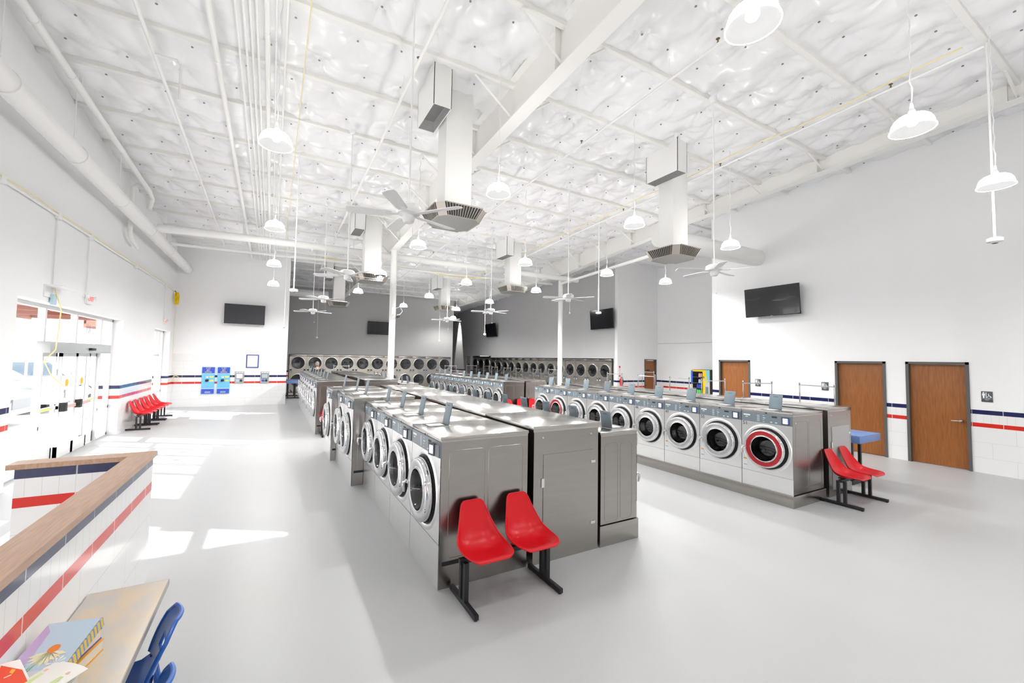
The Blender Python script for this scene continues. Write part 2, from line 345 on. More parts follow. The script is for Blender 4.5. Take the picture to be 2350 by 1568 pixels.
# ceiling: quilted white insulation blanket, real relief (numpy height field)
def insulation():
    x = np.arange(-3.8, 16.21, .055); yv = np.arange(-6.1, 34.5, .06); X, Y = np.meshgrid(x, yv)
    rng = np.random.default_rng(3)
    pitch = 1.42; y0 = 1.70
    pins = []
    k0 = int((-6 - y0) // pitch) - 1; k1 = int((34 - y0) // pitch) + 1
    for k in range(k0, k1 + 1):
        for r, off in ((.36, 0), (1.05, .34)):
            xs = np.arange(-4 + off, 16.5, .69)
            for q in xs: pins.append((q + rng.normal(0, .05), y0 + k * pitch + r + rng.normal(0, .04), rng.uniform(0, 6.28), rng.uniform(.5, 1.3)))
    pins = np.array(pins)
    # nearest and second-nearest pin distances on a coarse search
    D1 = np.full(X.shape, 9.); TH = np.zeros(X.shape); PH = np.zeros(X.shape); AM = np.zeros(X.shape); CR = np.zeros(X.shape)
    for (px, py, ph, am) in pins:
        i0 = np.searchsorted(x, px - .75); i1 = np.searchsorted(x, px + .75); j0 = np.searchsorted(yv, py - .75); j1 = np.searchsorted(yv, py + .75)
        if i1 <= i0 or j1 <= j0: continue
        dx = X[j0:j1, i0:i1] - px; dy = Y[j0:j1, i0:i1] - py; d = np.hypot(dx, dy); th = np.arctan2(dy, dx)
        s_ = D1[j0:j1, i0:i1]; upd = d < s_; s_[upd] = d[upd]
        CR[j0:j1, i0:i1] += am * np.exp(-(d / .32) ** 2) * (.010 * np.sin(7 * th + ph) + .006 * np.sin(13 * th + 2 * ph)) * 3.0 * np.minimum(1, d / .06)
    fy = ((Y - y0) / pitch) % 1.0
    bay = np.minimum(fy, 1 - fy) * pitch
    sag = .12 * (1 - np.exp(-(D1 / .26) ** 1.5)) * np.minimum(1, bay / .12)
    n1 = .012 * np.sin(2.3 * X + 1.1 * Y) * np.sin(1.7 * Y - .6 * X) + .008 * np.sin(5.1 * X - 2.7 * Y + 1.3 * np.sin(3 * Y))
    n2 = .006 * np.sin(9 * X + 4 * np.sin(2.1 * Y)) * np.sin(6.3 * Y + 2 * np.sin(1.9 * X))
    Z = 7.15 - .038 * Y - sag + CR + (n1 + n2) * np.minimum(1, D1 / .2) - .07 * np.exp(-(bay / .07) ** 2)
    ny, nx = X.shape
    co = np.stack([X, Y, Z], -1).reshape(-1, 3)
    i = np.arange(ny - 1)[:, None] * nx + np.arange(nx - 1)[None, :]
    F = np.stack([i, i + nx, i + nx + 1, i + 1], -1).reshape(-1, 4)
    me = bpy.data.meshes.new('ceiling'); me.vertices.add(len(co)); me.vertices.foreach_set('co', co.ravel())
    me.loops.add(F.size); me.loops.foreach_set('vertex_index', F.ravel()); me.polygons.add(len(F))
    me.polygons.foreach_set('loop_start', np.arange(0, F.size, 4)); me.polygons.foreach_set('use_smooth', np.ones(len(F), bool)); me.update(calc_edges=True)
    me.materials.append(mat('insulation_film', (.85, .85, .86), .33, coat=.15)); me.validate()
    o = bpy.data.objects.new('ceiling', me); C.objects.link(o); struct(o, 'white quilted insulation blanket under the roof')
    pb = MB()
    for (px, py, ph, am) in pins:
        if -3.3 < px < 13.3 and .5 < py < 26 and not (3.2 < px < 3.8): pb.lathe([(0, 0), (.017, .001), (.017, .01), (.003, .02)], (px, py, CZ(py) - .0), 'z', 6)
    po = pb.obj('insulation_pin', mat('galvanised_pin', (.25, .25, .26), .5, .6), o); po['kind'] = 'stuff'
insulation()
struct(MB().box(-3.8, -6.2, 7.75, 16.2, 34.6, 7.85).obj('ceiling_roof_deck', WHITE))
# roof purlins (run along X, every 1.42 m) and the two rigid frames
for k in range(-3, 18):
    y = 1.70 + 1.42 * k; z = CZ(y)
    x1 = 16.0 if y < 13.3 else 13.4
    m = MB(); m.box(-3.35, y - .045, z - .085, x1, y + .045, z + .08, 0, bev=.012)
    tag(m.obj('roof_purlin', WHITEB), 'white roof purlin, %s from the rear wall' % ORD[17 - k] if k <= 17 else 'purlin', 'purlin', 'roof purlins')
def frame(X, prof, y0, y1, lab, brsides):
    p = thing('frame_beam', lab, 'beam', group='white steel frame beams')
    w = MB(); n = len(prof)
    pts = [(y, z) for y, z in prof] + [(y, CZ(y) + .02) for y, z in reversed(prof)]
    w.prism(pts, X - .006, X + .006, 'x'); w.obj('web', WHITEB, p)
    f = MB()
    for (a, za), (b, zb) in zip(prof, prof[1:]):
        f.add([(X - .12, a, za), (X + .12, a, za), (X + .12, b, zb), (X - .12, b, zb), (X - .12, a, za - .014), (X + .12, a, za - .014), (X + .12, b, zb - .014), (X - .12, b, zb - .014)],
              [(0, 1, 2, 3), (7, 6, 5, 4), (0, 4, 5, 1), (3, 2, 6, 7), (0, 3, 7, 4), (1, 5, 6, 2)])
    f.obj('bottom_flange', WHITEB, p)
    t = MB()
    a, b = prof[0][0], prof[-1][0]
    t.prism([(X - .12, 0), (X + .12, 0), (X + .12, .014), (X - .12, .014)], a, b, 'y')
    t.v = [(q[0], q[1], q[2] + CZ(q[1]) - .01) for q in t.v]; t.obj('top_flange', WHITEB, p)
    def zb(y):
        for (a, za), (b, zb_) in zip(prof, prof[1:]):
            if a <= y <= b: return za + (zb_ - za) * (y - a) / (b - a)
        return prof[-1][1]
    for k in range(0, 17):
        y = 1.70 + 1.42 * k
        if y < prof[0][0] or y > prof[-1][0]: continue
        for sd in brsides:
            b_ = MB(); x1 = X + sd * .75; b_.tube([(X + sd * .02, y, zb(y) + .05), (x1, y, CZ(y) - .1)], .02, 4); b_.obj('flange_brace', WHITEB, p)
        if k % 2 == 0:
            s_ = MB().box(X - .1, y + .1, zb(y), X + .1, y + .108, CZ(y)); s_.obj('stiffener', WHITEB, p)
    return p
frame(3.5, [(-6, 6.75), (3.4, 6.26), (7.6, 6.12), (13.6, 5.74), (14.1, 5.74), (20.5, 5.56), (25.9, 5.5)], 0, 0, 'deep white steel frame beam over the left washer rows', (-1, 1))
frame(11.05, [(-6, 7.1), (1.6, 6.68), (8.2, 6.38), (14.1, 5.83), (14.8, 5.8), (20, 5.76), (26, 5.66)], 0, 0, 'deep white steel frame beam along the right side', (-1,))
def column(x, y, r, ztop, lab, cam=False):
    p = thing('steel_column', lab, 'column', (x, y, 0), group='round white steel columns')
    MB().cyl((0, 0, .012), (0, 0, ztop), r, 24).obj('shaft', WHITE, p); MB().box(-.16, -.16, 0, .16, .16, .012).obj('base_plate', WHITE, p)
    MB().box(-.14, -.16, ztop - .02, .14, .16, ztop).obj('cap_plate', WHITE, p)
column(3.5, 13.83, .105, 5.72, 'white round steel column behind the left washers')
column(11.05, 14.46, .105, 5.79, 'white round steel column in front of the right-hand dryers')
c = thing('security_camera', 'small white security camera and black cable strapped to the left column', 'camera', (3.5, 13.72, 3.62))
MB().box(-.07, -.06, -.12, .07, .0, .12).obj('junction_box', PLASTW, c)
MB().tube([(.05, -.03, .1), (.22, -.03, .16), (.3, -.03, .02), (.22, -.03, -.1), (.12, -.03, -.12)], .012, 6).obj('cable', PLASTW, c)
MB().cyl((.1, -.12, -.2), (.2, 0, -.16), .035, 10).obj('lens_housing', BLACK, c)
# ------------------------------------------------------------------ washers (local: front at x=0 facing -X, y 0..W, z 0..)
def ring_door(R, cy, cz, ringm, name='door', thick=.085, bolts=True):
    """returns builder set for a washer door around the axis through (0, cy, cz)"""
    return R
def make_washer(W, D, Hh, z0, dr, dz, ringm, hood, lidlen=.235, lidoff=.17, full=True, label='', wide=.165, base=.39):
    t = thing('washing_machine', label, 'washing machine')
    t['group'] = 'stainless front-loading washers'
    cy = W * .5
    b = MB(); g = .004
    zb_ = z0 + .012 if z0 > .05 else 0; zt_ = Hh - .05
    b.add([(0, g, zb_), (D, g, zb_), (D, W - g, zb_), (0, W - g, zb_), (0, g, zt_), (D, g, zt_), (D, W - g, zt_), (0, W - g, zt_)], [(3, 2, 1, 0), (4, 5, 6, 7), (0, 1, 5, 4), (1, 2, 6, 5), (2, 3, 7, 6)], 0)
    if z0 < .05: b.box(-.004, g, 0, .002, W - g, base, 0)
    # embossed panels on both sides
    for ys in (g, W - g):
        for (xa, xb) in ((.08, D * .5 - .02), (D * .5 + .02, D - .06)):
            za, zb = .26, Hh - .13; r = .03
            pts = [(xa + r, ys, za), (xb - r, ys, za), (xb, ys, za + r), (xb, ys, zb - r), (xb - r, ys, zb), (xa + r, ys, zb), (xa, ys, zb - r), (xa, ys, za + r)]
            b.tube(pts, .0022, 5, 0, closed=True)
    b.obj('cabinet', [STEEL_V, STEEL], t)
    # pressed front panel with the round dish
    f = MB(); plate_hole(f, g, W - g, max(base + .003, z0 + .01), Hh - .19, cy, dz, dr * .69, -.006)
    f.lathe([(dr + .075, -.006), (dr + .06, -.014), (dr + .045, -.016), (dr + .02, -.008), (dr + .01, .004)], (0, cy, dz), 'x', 40, 0)
    f.obj('front_panel', STEEL, t)
    l = MB(); l.box(-.008, g, z0, .0, W - g, base, 0).box(-.003, 0, z0, .0, W, z0 + .006, 0)
    l.cyl((-.010, .03, base - .1), (-.008, .03, base - .1), .01, 8, 0)
    l.obj('lower_panel', STEEL, t)
    if z0 < .05 and full: MB().box(.03, .0, .20, D - .01, .003, .235).obj('toe_gap', RUBBER, t)
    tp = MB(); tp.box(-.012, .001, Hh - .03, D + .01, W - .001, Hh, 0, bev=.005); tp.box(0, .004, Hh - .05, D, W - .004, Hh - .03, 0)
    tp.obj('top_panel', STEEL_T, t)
    # soap dispenser with its lid standing open
    ly0 = W - lidoff - wide; xs = .06
    s_ = MB(); s_.box(xs - .012, ly0 - .012, Hh, xs + lidlen + .02, ly0 + wide + .012, Hh + .006, 0)
    s_.box(xs, ly0, Hh + .0055, xs + lidlen, ly0 + wide, Hh + .008, 1)
    s_.box(xs + .03, ly0 + .02, Hh + .0075, xs + lidlen - .04, ly0 + wide - .02, Hh + .0095, 2)
    so = s_.obj('soap_dispenser', [CHROME_R, DARK, PLASTW], t)
    a = math.radians(100); L = lidlen
    q = MB(); q.box(0, 0, 0, L, wide, .012, 0, bev=.003); q.box(L - .035, wide * .3, .012, L - .03, wide * .7, .0135, 1)
    q.box(L - .035, wide * .3, -.0015, L - .03, wide * .7, 0, 1)
    M = Matrix.Translation((xs + lidlen + .004, ly0, Hh + .006)) @ Matrix.Rotation(-math.radians(80), 4, 'Y')
    q.v = [tuple(M @ Vector(p)) for p in q.v]
    q.obj('soap_lid', [LIDM, DARK], t, label='open grey-blue soap dispenser lid')
    # control panel
    zc0, zc1 = Hh - .19, Hh - .05
    p = MB(); p.box(-.012, .006, zc0, .002, W - .006, zc1, 0)
    po = p.obj('control_panel', PANEL, t)
    u = lambda fr: W - fr * W     # fraction from viewer-left
    pr = MB()
    pr.box(-.0135, u(.05), zc1 - .05, -.012, u(.19), zc1 - .03).box(-.0135, u(.09), zc1 - .075, -.012, u(.14), zc1 - .065)
    for k in range(7): pr.box(-.0132, u(.33), zc0 + .02 + k * .015, -.012, u(.38), zc0 + .024 + k * .015)
    for k in range(4): pr.box(-.0135, u(.45), zc0 + .02 + k * .03, -.012, u(.475), zc0 + .026 + k * .03)
    pr.box(-.0135, u(.45), zc0 + .075, -.012, u(.50), zc0 + .082)
    pr.box(-.0135, u(.59), zc0 + .02, -.012, u(.63), zc0 + .032).box(-.0135, u(.68), zc0 + .02, -.012, u(.72), zc0 + .032)
    pr.obj('printing', WHITEINK, po)
    MB().box(-.0138, u(.62), zc1 - .045, -.012, u(.72), zc1 - .02).obj('price_display', DARK, po)
    MB().lathe([(0, -.004), (.009, -.003), (.009, .002)], (-.012, u(.5), zc1 + .012), 'x', 10).obj('lock', DARK, t)
    if hood:
        h = MB(); y0, y1 = u(.98), u(.78)
        h.add([(-.012, y0, zc0 + .003), (-.012, y1, zc0 + .003), (-.012, y1, zc1 - .025), (-.012, y0, zc1 - .025),
               (-.02, y0, zc0 + .003), (-.06, y1, zc0 + .015), (-.055, y1, zc1 - .03), (-.02, y0, zc1 - .027)],
              [(0, 1, 2, 3), (4, 7, 6, 5), (0, 4, 5, 1), (2, 6, 7, 3), (1, 5, 6, 2), (0, 3, 7, 4)])
        ho = h.obj('card_reader', PANEL_D, po)
        sc = MB(); a0, a1 = Vector((-.052, y1 - .028, 0)), Vector((-.066, y1 + .001, 0))
        def P(fr, z, o=0): 
            yy = y1 - .001 - fr * .10; xx = -.062 + fr * .020 - o; return (xx, yy, z)
        sc.add([P(0, zc0 + .008, .0), P(1, zc0 + .008), P(1, zc1 - .022), P(0, zc1 - .022), P(0, zc0 + .008, -.02), P(1, zc0 + .008, -.02), P(1, zc1 - .022, -.02), P(0, zc1 - .022, -.02)],
               [(0, 1, 2, 3), (7, 6, 5, 4), (0, 4, 5, 1), (2, 6, 7, 3), (1, 5, 6, 2), (0, 3, 7, 4)], 0)
        sc.add([P(.18, zc0 + .025, .001), P(.85, zc0 + .025, .001), P(.85, zc1 - .038, .001), P(.18, zc1 - .038, .001)], [(0, 1, 2, 3)], 1)
        sc.obj('display', [BLACK, SCREEN], ho)
    else:
        h = MB(); h.box(-.017, u(.97), zc0 + .006, -.012, u(.79), zc1 - .012).obj('card_reader', PANEL_D, po)
        sc = MB(); sc.box(-.022, u(.95), zc0 + .015, -.012, u(.81), zc1 - .02, 0, bev=.004); sc.box(-.0232, u(.935), zc0 + .027, -.022, u(.83), zc1 - .032, 1); sc.box(-.0235, u(.935), zc0 + .027, -.0225, u(.92), zc1 - .032, 2)
        sc.obj('display', [BLACK, SCREEN, SCREENB], h and po)
    # door
    R = dr
    d = MB(); ri = R * .655
    d.lathe([(R - .01, -.016), (R, -.03), (R, -.07), (R - .012, -.086), (R - .022, -.09)], (0, cy, dz), 'x', 48, 1)
    d.lathe([(R - .022, -.09), (R - .05, -.092), (ri + .02, -.084), (ri + .012, -.088)], (0, cy, dz), 'x', 48, 0)
    d.lathe([(ri + .012, -.088), (ri + .006, -.094), (ri - .004, -.092), (ri - .006, -.07), (ri - .01, -.05)], (0, cy, dz), 'x', 48, 1)
    do = d.obj('door', [ringm, CHROME], t)
    MB().lathe([(R + .018, -.014), (R + .018, -.018), (R - .004, -.018), (R - .012, -.012)], (0, cy, dz), 'x', 40).obj('gasket', RUBBER, t)
    gb = MB(); gb.lathe([(ri - .004, -.08), (ri - .02, -.04), (ri - .05, .0), (ri * .62, .035), (ri * .3, .05), (.0, .054)], (0, cy, dz), 'x', 36)
    gb.obj('glass_bowl', DGLASS, do)
    dm = MB(); dm.lathe([(ri + .004, -.05), (ri - .005, .02), (ri - .01, .12), (ri * .93, .125)], (0, cy, dz), 'x', 36, 0)
    dm.lathe([(ri * .93, .124), (ri * .86, .1), (ri * .8, .24), (ri * .5, .25), (0, .25)], (0, cy, dz), 'x', 36, 1)
    for k in range(3):
        a = 2 * PI * k / 3 + .5; e = MB(); r_ = ri * .8
        dm.tube([(.11, cy + r_ * math.cos(a), dz + r_ * math.sin(a)), (.24, cy + r_ * math.cos(a + .1), dz + r_ * math.sin(a + .1))], .02, 6, 1)
    dm.obj('drum', [RUBBER, DRUM], t)
    hd = MB(); hy = cy + R
    hd.box(-.10, hy - .035, dz - .02, -.03, hy + .045, dz + .012, 0, bev=.005)
    hd.tube([(-.102, hy - .01, dz + .0), (-.125, hy + .01, dz - .01), (-.128, hy + .012, dz - .06), (-.115, hy + .012, dz - .105)], [.014, .017, .016, .010], 8, 0)
    hd.obj('handle', CHROME_R, do)
    hb = MB()
    for s2 in (-1, 1):
        for e in (-.014, .014): hb.lathe([(0, -.1), (.008, -.098), (.009, -.09)], (0, cy - (R - .045), dz + s2 * .125 + e), 'x', 8)
    hb.obj('hinge_bolt', CHROME, do)
    st = MB(); st.box(-.0085, u(.03), base + .04, -.006, u(.12), base + .19, 0).box(-.009, u(.04), base + .165, -.0084, u(.11), base + .182, 1).box(-.009, u(.04), base + .075, -.0084, u(.11), base + .082, 2)
    st.obj('warning_label', [WHITEINK, mat('orange_print', (.8, .25, .02), .5), mat('blue_print', (.05, .1, .35), .5)], t)
    return t
HmA = 1.35
WA = Proto(lambda: make_washer(.855, .93, 1.35, 0, .305, .78, CHROME_R, True, lidoff=.12))
posts = ['nearest the camera', 'second from the camera', 'third from the camera', 'fourth from the camera']
def unit(n, tot): return ORD[n] + ' from the camera' if n else 'nearest the camera'
for i in range(4):
    WA((1.376, 3.53 + .855 * i, 0), 0, 'wide stainless washer in the front left row, ' + unit(i, 4))
WG = Proto(lambda: make_washer(.92, 1.0, 1.405, 0, .335, .76, CHROME_R, True, lidlen=.25, lidoff=.15, wide=.18))
for (x, y, l) in ((1.19, 6.96, 'large stainless washer standing just behind the four front left washers'), (1.19, 7.88, 'large stainless washer, second behind the four front left washers'),
                  (1.09, 8.81, 'large stainless washer at the gap end of the middle left group')):
    WG((x, y, 0), 0, l)
for i in range(8):
    WG((1.08, 11.93 + .925 * i, 0), 0, 'large stainless washer in the rear left group, %s past the gap' % ('first' if i == 0 else ORD[i]))
# narrow machines seen from behind over the long steel cover (face +X, aisle side)
WS = Proto(lambda: make_washer(.612, .56, 1.265, .23, .215, .72, CHROME_R, False, lidlen=.2, lidoff=.14, wide=.17, base=.42))
for i in range(11):
    WS((3.83, 3.51 + .612 * i, 0), PI, 'narrow stainless washer on the aisle side of the long steel cover, ' + unit(i, 11))
    # rotated by pi about its base: spans y-W..y -> shift
    pass
for o in [o for o in C.objects if o.name.startswith('washing_machine') and abs(o.location.x - 3.83) < 1e-3]: o.location.y += .612
for i in range(8):
    o = WS((3.85, (12.49 if i < 3 else 12.73) + .612 * i, .05), PI, 'narrow stainless washer behind the rear left steel cover, ' + unit(i, 9)); 
WB = Proto(lambda: make_washer(.742, .88, 1.355, .17, .285, .785, CHROME_R, False, lidlen=.23, lidoff=.26, wide=.19, base=.40))
WBR = Proto(lambda: make_washer(.742, .88, 1.355, .17, .285, .785, REDRING, False, lidlen=.23, lidoff=.26, wide=.19, base=.40))
NUMO = {}; NUM = {0: '51', 1: '50', 2: '49', 3: '48'}
for i in range(9):
    red = i in (0, 7); 
    lab = ('stainless washer with a red door ring at the near end of the right row' if i == 0 else 'stainless washer with a red door ring toward the far end of the right row' if i == 7
           else 'stainless front-load washer with a steel door in the right row, %s from the near end' % ORD[i])
    NUMO[i] = (WBR if red else WB)((6.65, 3.18 + .742 * i, 0), 0, lab)
for i in NUM: text(NUM[i], .075, 'number_decal', DARK, NUMO[i], facing('-x', (-.0075, .742 - .06, 1.13)), .0006)
WC = Proto(lambda: make_washer(.70, .80, 1.345, .17, .27, .78, CHROME_R, False, lidlen=.23, lidoff=.24, wide=.18, base=.40))
for i in range(10):
    WC((6.65, 11.69 + .70 * i, 0), 0, 'stainless front-load washer in the far right row, %s from its near end' % ('first' if i == 0 else ORD[i]))
# plinths the right rows stand on
def plinth(x0, y0, x1, y1, h, lab):
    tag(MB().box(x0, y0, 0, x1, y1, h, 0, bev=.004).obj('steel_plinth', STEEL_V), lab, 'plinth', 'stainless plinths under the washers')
plinth(6.615, 3.17, 7.57, 9.87, .168, 'stainless plinth under the near right washer row')
plinth(6.615, 11.68, 7.5, 18.7, .168, 'stainless plinth under the far right washer row')
plinth(3.262, 3.51, 3.86, 10.25, .228, 'stainless plinth under the narrow washers beside the long steel cover')
plinth(3.262, 11.88, 3.88, 13.71, .278, 'stainless plinth in front of the left column')
plinth(3.262, 13.95, 3.88, 17.6, .278, 'stainless plinth behind the left column')
# steel service covers between back-to-back rows
def cover(x0, x1, y0, y1, h, lab, seams, panel=True, dark=True):
    t = thing('service_cover', lab, 'steel cover', group='long stainless service covers')
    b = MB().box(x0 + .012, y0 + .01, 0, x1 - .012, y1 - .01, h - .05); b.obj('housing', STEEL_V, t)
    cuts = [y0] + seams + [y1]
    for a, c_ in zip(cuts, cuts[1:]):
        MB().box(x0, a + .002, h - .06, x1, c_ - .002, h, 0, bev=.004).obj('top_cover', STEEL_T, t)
    if panel:
        w_ = x1 - x0; e = MB(); ya = y0 + .006
        e.box(x0 + .13, ya - .002, .1, x1 - .09, ya + .01, 1.09, 0)
        e.box(x0 + .105, ya - .006, .76, x0 + .14, ya, .85, 1)
        for zz in (.96, .3): e.box(x1 - .12, ya - .008, zz - .014, x1 - .06, ya - .001, zz + .014, 1)
        for xx in (x0 + .12, x1 - .12): e.lathe([(0, -.006), (.01, -.004), (.01, .004)], (xx, ya + .0, h - .12), 'y', 10, 1)
        e.obj('access_door', [STEEL_V if dark else mat('grey_access_panel', (.45, .46, .46), .4), CHROME], t)
    return t
cover(2.36, 3.245, 3.51, 10.32, 1.385, 'long stainless service cover behind the left washers', [4.60, 7.1, 8.8])
cover(2.30, 3.25, 11.93, 19.4, 1.44, 'stainless service cover in the rear left group', [14.4, 17.0], panel=False)
cover(7.70, 8.50, 3.18, 10.0, 1.385, 'stainless service cover behind the right washer row with a grey access panel', [4.55, 7.3], dark=False)
cover(7.51, 8.32, 11.69, 18.9, 1.38, 'stainless service cover behind the far right washers', [14.3, 16.6])

# ------------------------------------------------------------------ dryers (local: front y=0 facing -Y, x 0..W)
def make_dryer(W, D, Hh, zu, zl, R, lab):
    t = thing('tumble_dryer', lab, 'tumble dryer'); t['group'] = 'stacked stainless tumble dryers'
    c_ = MB(); c_.add([(.002, 0, 0), (W - .002, 0, 0), (W - .002, D, 0), (.002, D, 0), (.002, 0, Hh), (W - .002, 0, Hh), (W - .002, D, Hh), (.002, D, Hh)], [(3, 2, 1, 0), (4, 5, 6, 7), (1, 2, 6, 5), (2, 3, 7, 6), (3, 0, 4, 7)], 0)
    zm = (zu + zl) / 2 + .155 - .02
    plate_hole(c_, .004, W - .004, .04, (zu + zl) / 2 - .04, W / 2, zl, R - .02, -.012, axis='y'); plate_hole(c_, .004, W - .004, (zu + zl) / 2 - .036, Hh - .1, W / 2, zu, R - .02, -.012, axis='y')
    c_.lathe([(0, -.016), (.008, -.014), (.008, -.01)], (W * .5, 0, (zu + zl) / 2), 'y', 8, 1)
    c_.obj('cabinet', [DRYSTEEL, DARK], t)
    MB().box(0, -.03, Hh - .115, W, 0, Hh, 0, bev=.004).obj('header_panel', STEEL_V, t)
    for zc in (zu, zl):
        d = MB()
        d.lathe([(R + .045, -.012), (R + .04, -.04), (R + .015, -.048), (R + .004, -.046)], (W / 2, 0, zc), 'y', 36, 0)
        d.lathe([(R + .006, -.046), (R - .002, -.056), (R - .02, -.054), (R - .022, -.03)], (W / 2, 0, zc), 'y', 36, 1)
        do = d.obj('door', [CHROME_R, RUBBER], t)
        MB().lathe([(R - .021, -.035), (R * .8, -.01), (R * .5, .01), (0, .02)], (W / 2, 0, zc), 'y', 28).obj('glass_bowl', DGLASS, do)
        MB().lathe([(R - .018, -.02), (R - .02, .35), (R * .5, .36), (0, .36)], (W / 2, .0, zc), 'y', 24).obj('drum', DRUM, t)
        h = MB(); h.box(W / 2 - R - .05, -.085, zc - .06, W / 2 - R - .015, -.045, zc + .06, 0, bev=.008); h.obj('handle', CHROME, do)
    for sx in (.10, .90):
        q = MB(); zc = (zu + zl) / 2
        q.box(W * sx - .055, -.03, zc - .02, W * sx + .055, -.012, zc + .15, 0, bev=.004); q.box(W * sx - .03, -.032, zc + .0, W * sx + .03, -.03, zc + .035, 1); q.box(W * sx - .035, -.032, zc + .08, W * sx + .035, -.03, zc + .13, 2)
        q.obj('coin_control', [PANEL_D, WHITEINK, DARK], t)
    return t
DB = Proto(lambda: make_dryer(.886, 1.05, 2.15, 1.67, .68, .335, ''))
for i in range(11):
    DB((.867 + .886 * i, 26.0, 0), 0, 'stacked stainless tumble dryer in the rear bank, %s' % ('first from the left' if i == 0 else ORD[i] + ' from the left'))
DR = Proto(lambda: make_dryer(.838, 1.2, 2.16, 1.62, .70, .28, ''))
for i in range(14):
    DR((13.4, 14.13 + .419 + .838 * i, 0), -PI / 2, 'stacked stainless tumble dryer along the right wall, %s from the near end' % ('first' if i == 0 else ORD[i]))
DL = Proto(lambda: make_dryer(.957, 1.2, 2.29, 1.74, .74, .34, ''))
for i in range(3):
    DL((13.4, 25.43 + .957 * (i + 1), 0), -PI / 2, 'taller stacked tumble dryer at the far end of the right wall, %s' % (['nearest', 'middle', 'farthest'][i]))
# ------------------------------------------------------------------ seating
def shell_seat(m, mb=None):
    """moulded one-piece chair shell, seat centre at origin, facing -Y, lowest point z=0"""
    prof = [(-.235, .025), (-.225, .04), (-.19, .038), (-.13, .018), (-.05, .0), (.03, .002), (.09, .022), (.135, .066), (.165, .125), (.19, .19), (.212, .25), (.23, .31), (.24, .355), (.243, .37)]
    wid = [.135, .17, .2, .215, .22, .218, .212, .2, .182, .16, .14, .124, .108, .08]
    rim = [.0, .004, .016, .04, .06, .07, .07, .062, .052, .04, .03, .02, .008, 0]
    P = []; Q = []
    for i, ((y, z), w_, r) in enumerate(zip(prof, wid, rim)):
        a, b = prof[max(0, i - 1)], prof[min(len(prof) - 1, i + 1)]
        ty, tz = b[0] - a[0], b[1] - a[1]; L = math.hypot(ty, tz); ny, nz = -tz / L, ty / L
        ra, rb = [], []
        for j in range(15):
            u = -1 + 2 * j / 14; e = abs(u) ** 3.2 * r
            ra.append((u * w_, y + ny * e, z + nz * e)); k = .007
            rb.append((u * w_ * (1 + .01), y + ny * (e - k), z + nz * (e - k)))
        P.append(ra); Q.append(rb)
    b = MB(); b.grid(P); b.grid(Q, flip=True)
    edge = [P[i][0] for i in range(14)] + [P[13][j] for j in range(15)] + [P[i][14] for i in range(13, -1, -1)] + [P[0][j] for j in range(14, -1, -1)]
    eq = [Q[i][0] for i in range(14)] + [Q[13][j] for j in range(15)] + [Q[i][14] for i in range(13, -1, -1)] + [Q[0][j] for j in range(14, -1, -1)]
    mid = [tuple((Vector(p) + Vector(q)) / 2) for p, q in zip(edge, eq)]
    path = [mid[0]]
    for q in mid[1:]:
        if (Vector(q) - Vector(path[-1])).length > .008: path.append(q)
    if (Vector(path[-1]) - Vector(path[0])).length < .008: path.pop()
    b.tube(path, .0075, 6, closed=True)
    return b
def make_bench():
    """two red shells on a black tandem frame, back toward +Y"""
    t = thing('tandem_chair_bench', '', 'bench', group='red two-seat benches')
    for sx in (-.24, .24):
        b = shell_seat(REDP); b.v = [(p[0] + sx, p[1], p[2] + .395) for p in b.v]
        so = b.obj('seat_shell', REDP, t)
        so.modifiers.new('s', 'SUBSURF').levels = 1; so.modifiers['s'].render_levels = 1
    f = MB().box(-.46, -.02, .345, .46, .02, .385)
    for sx in (-.24, .24): f.box(sx - .08, -.10, .37, sx + .08, -.07, .383).box(sx - .08, .05, .37, sx + .08, .08, .383)
    f.obj('seat_rail', BLACK, t)
    for sx in (-.415, .415):
        l = MB().box(sx - .02, -.26, .008, sx + .02, .26, .048, 0, bev=.004).box(sx - .019, -.06, .048, sx + .019, -.022, .36).box(sx - .019, .022, .048, sx + .019, .06, .36)
        l.lathe([(0, -.0), (.015, .0), (.015, .01)], (sx, -.24, 0), 'z', 8).lathe([(0, 0), (.015, 0), (.015, .01)], (sx, .24, 0), 'z', 8)
        l.obj('leg', BLACK, t)
    return t
BN = Proto(make_bench)
BN((1.905, 3.24, 0), 0, 'red two-seat bench in front of the nearest left washer')
BN((7.85, 2.92, 0), 0, 'red two-seat bench against the near end of the right washer row')
for i, y in enumerate((14.78, 15.78, 16.78)):
    BN((-3.06, y, 0), -PI / 2 + PI, 'red two-seat bench under the striped storefront wall, ' + ('nearest', 'middle', 'farthest')[i] + ' of three')
BN((1.62, 11.62, 0), 0, 'red two-seat bench in the gap before the rear left washers')
BN((7.0, 11.36, 0), 0, 'red two-seat bench at the near end of the far right washers, mostly hidden')
BN((7.95, 11.36, 0), 0, 'red two-seat bench at the end of the far right steel cover')
BN((7.2, 19.4, 0), PI, 'red two-seat bench beyond the far right washer row')

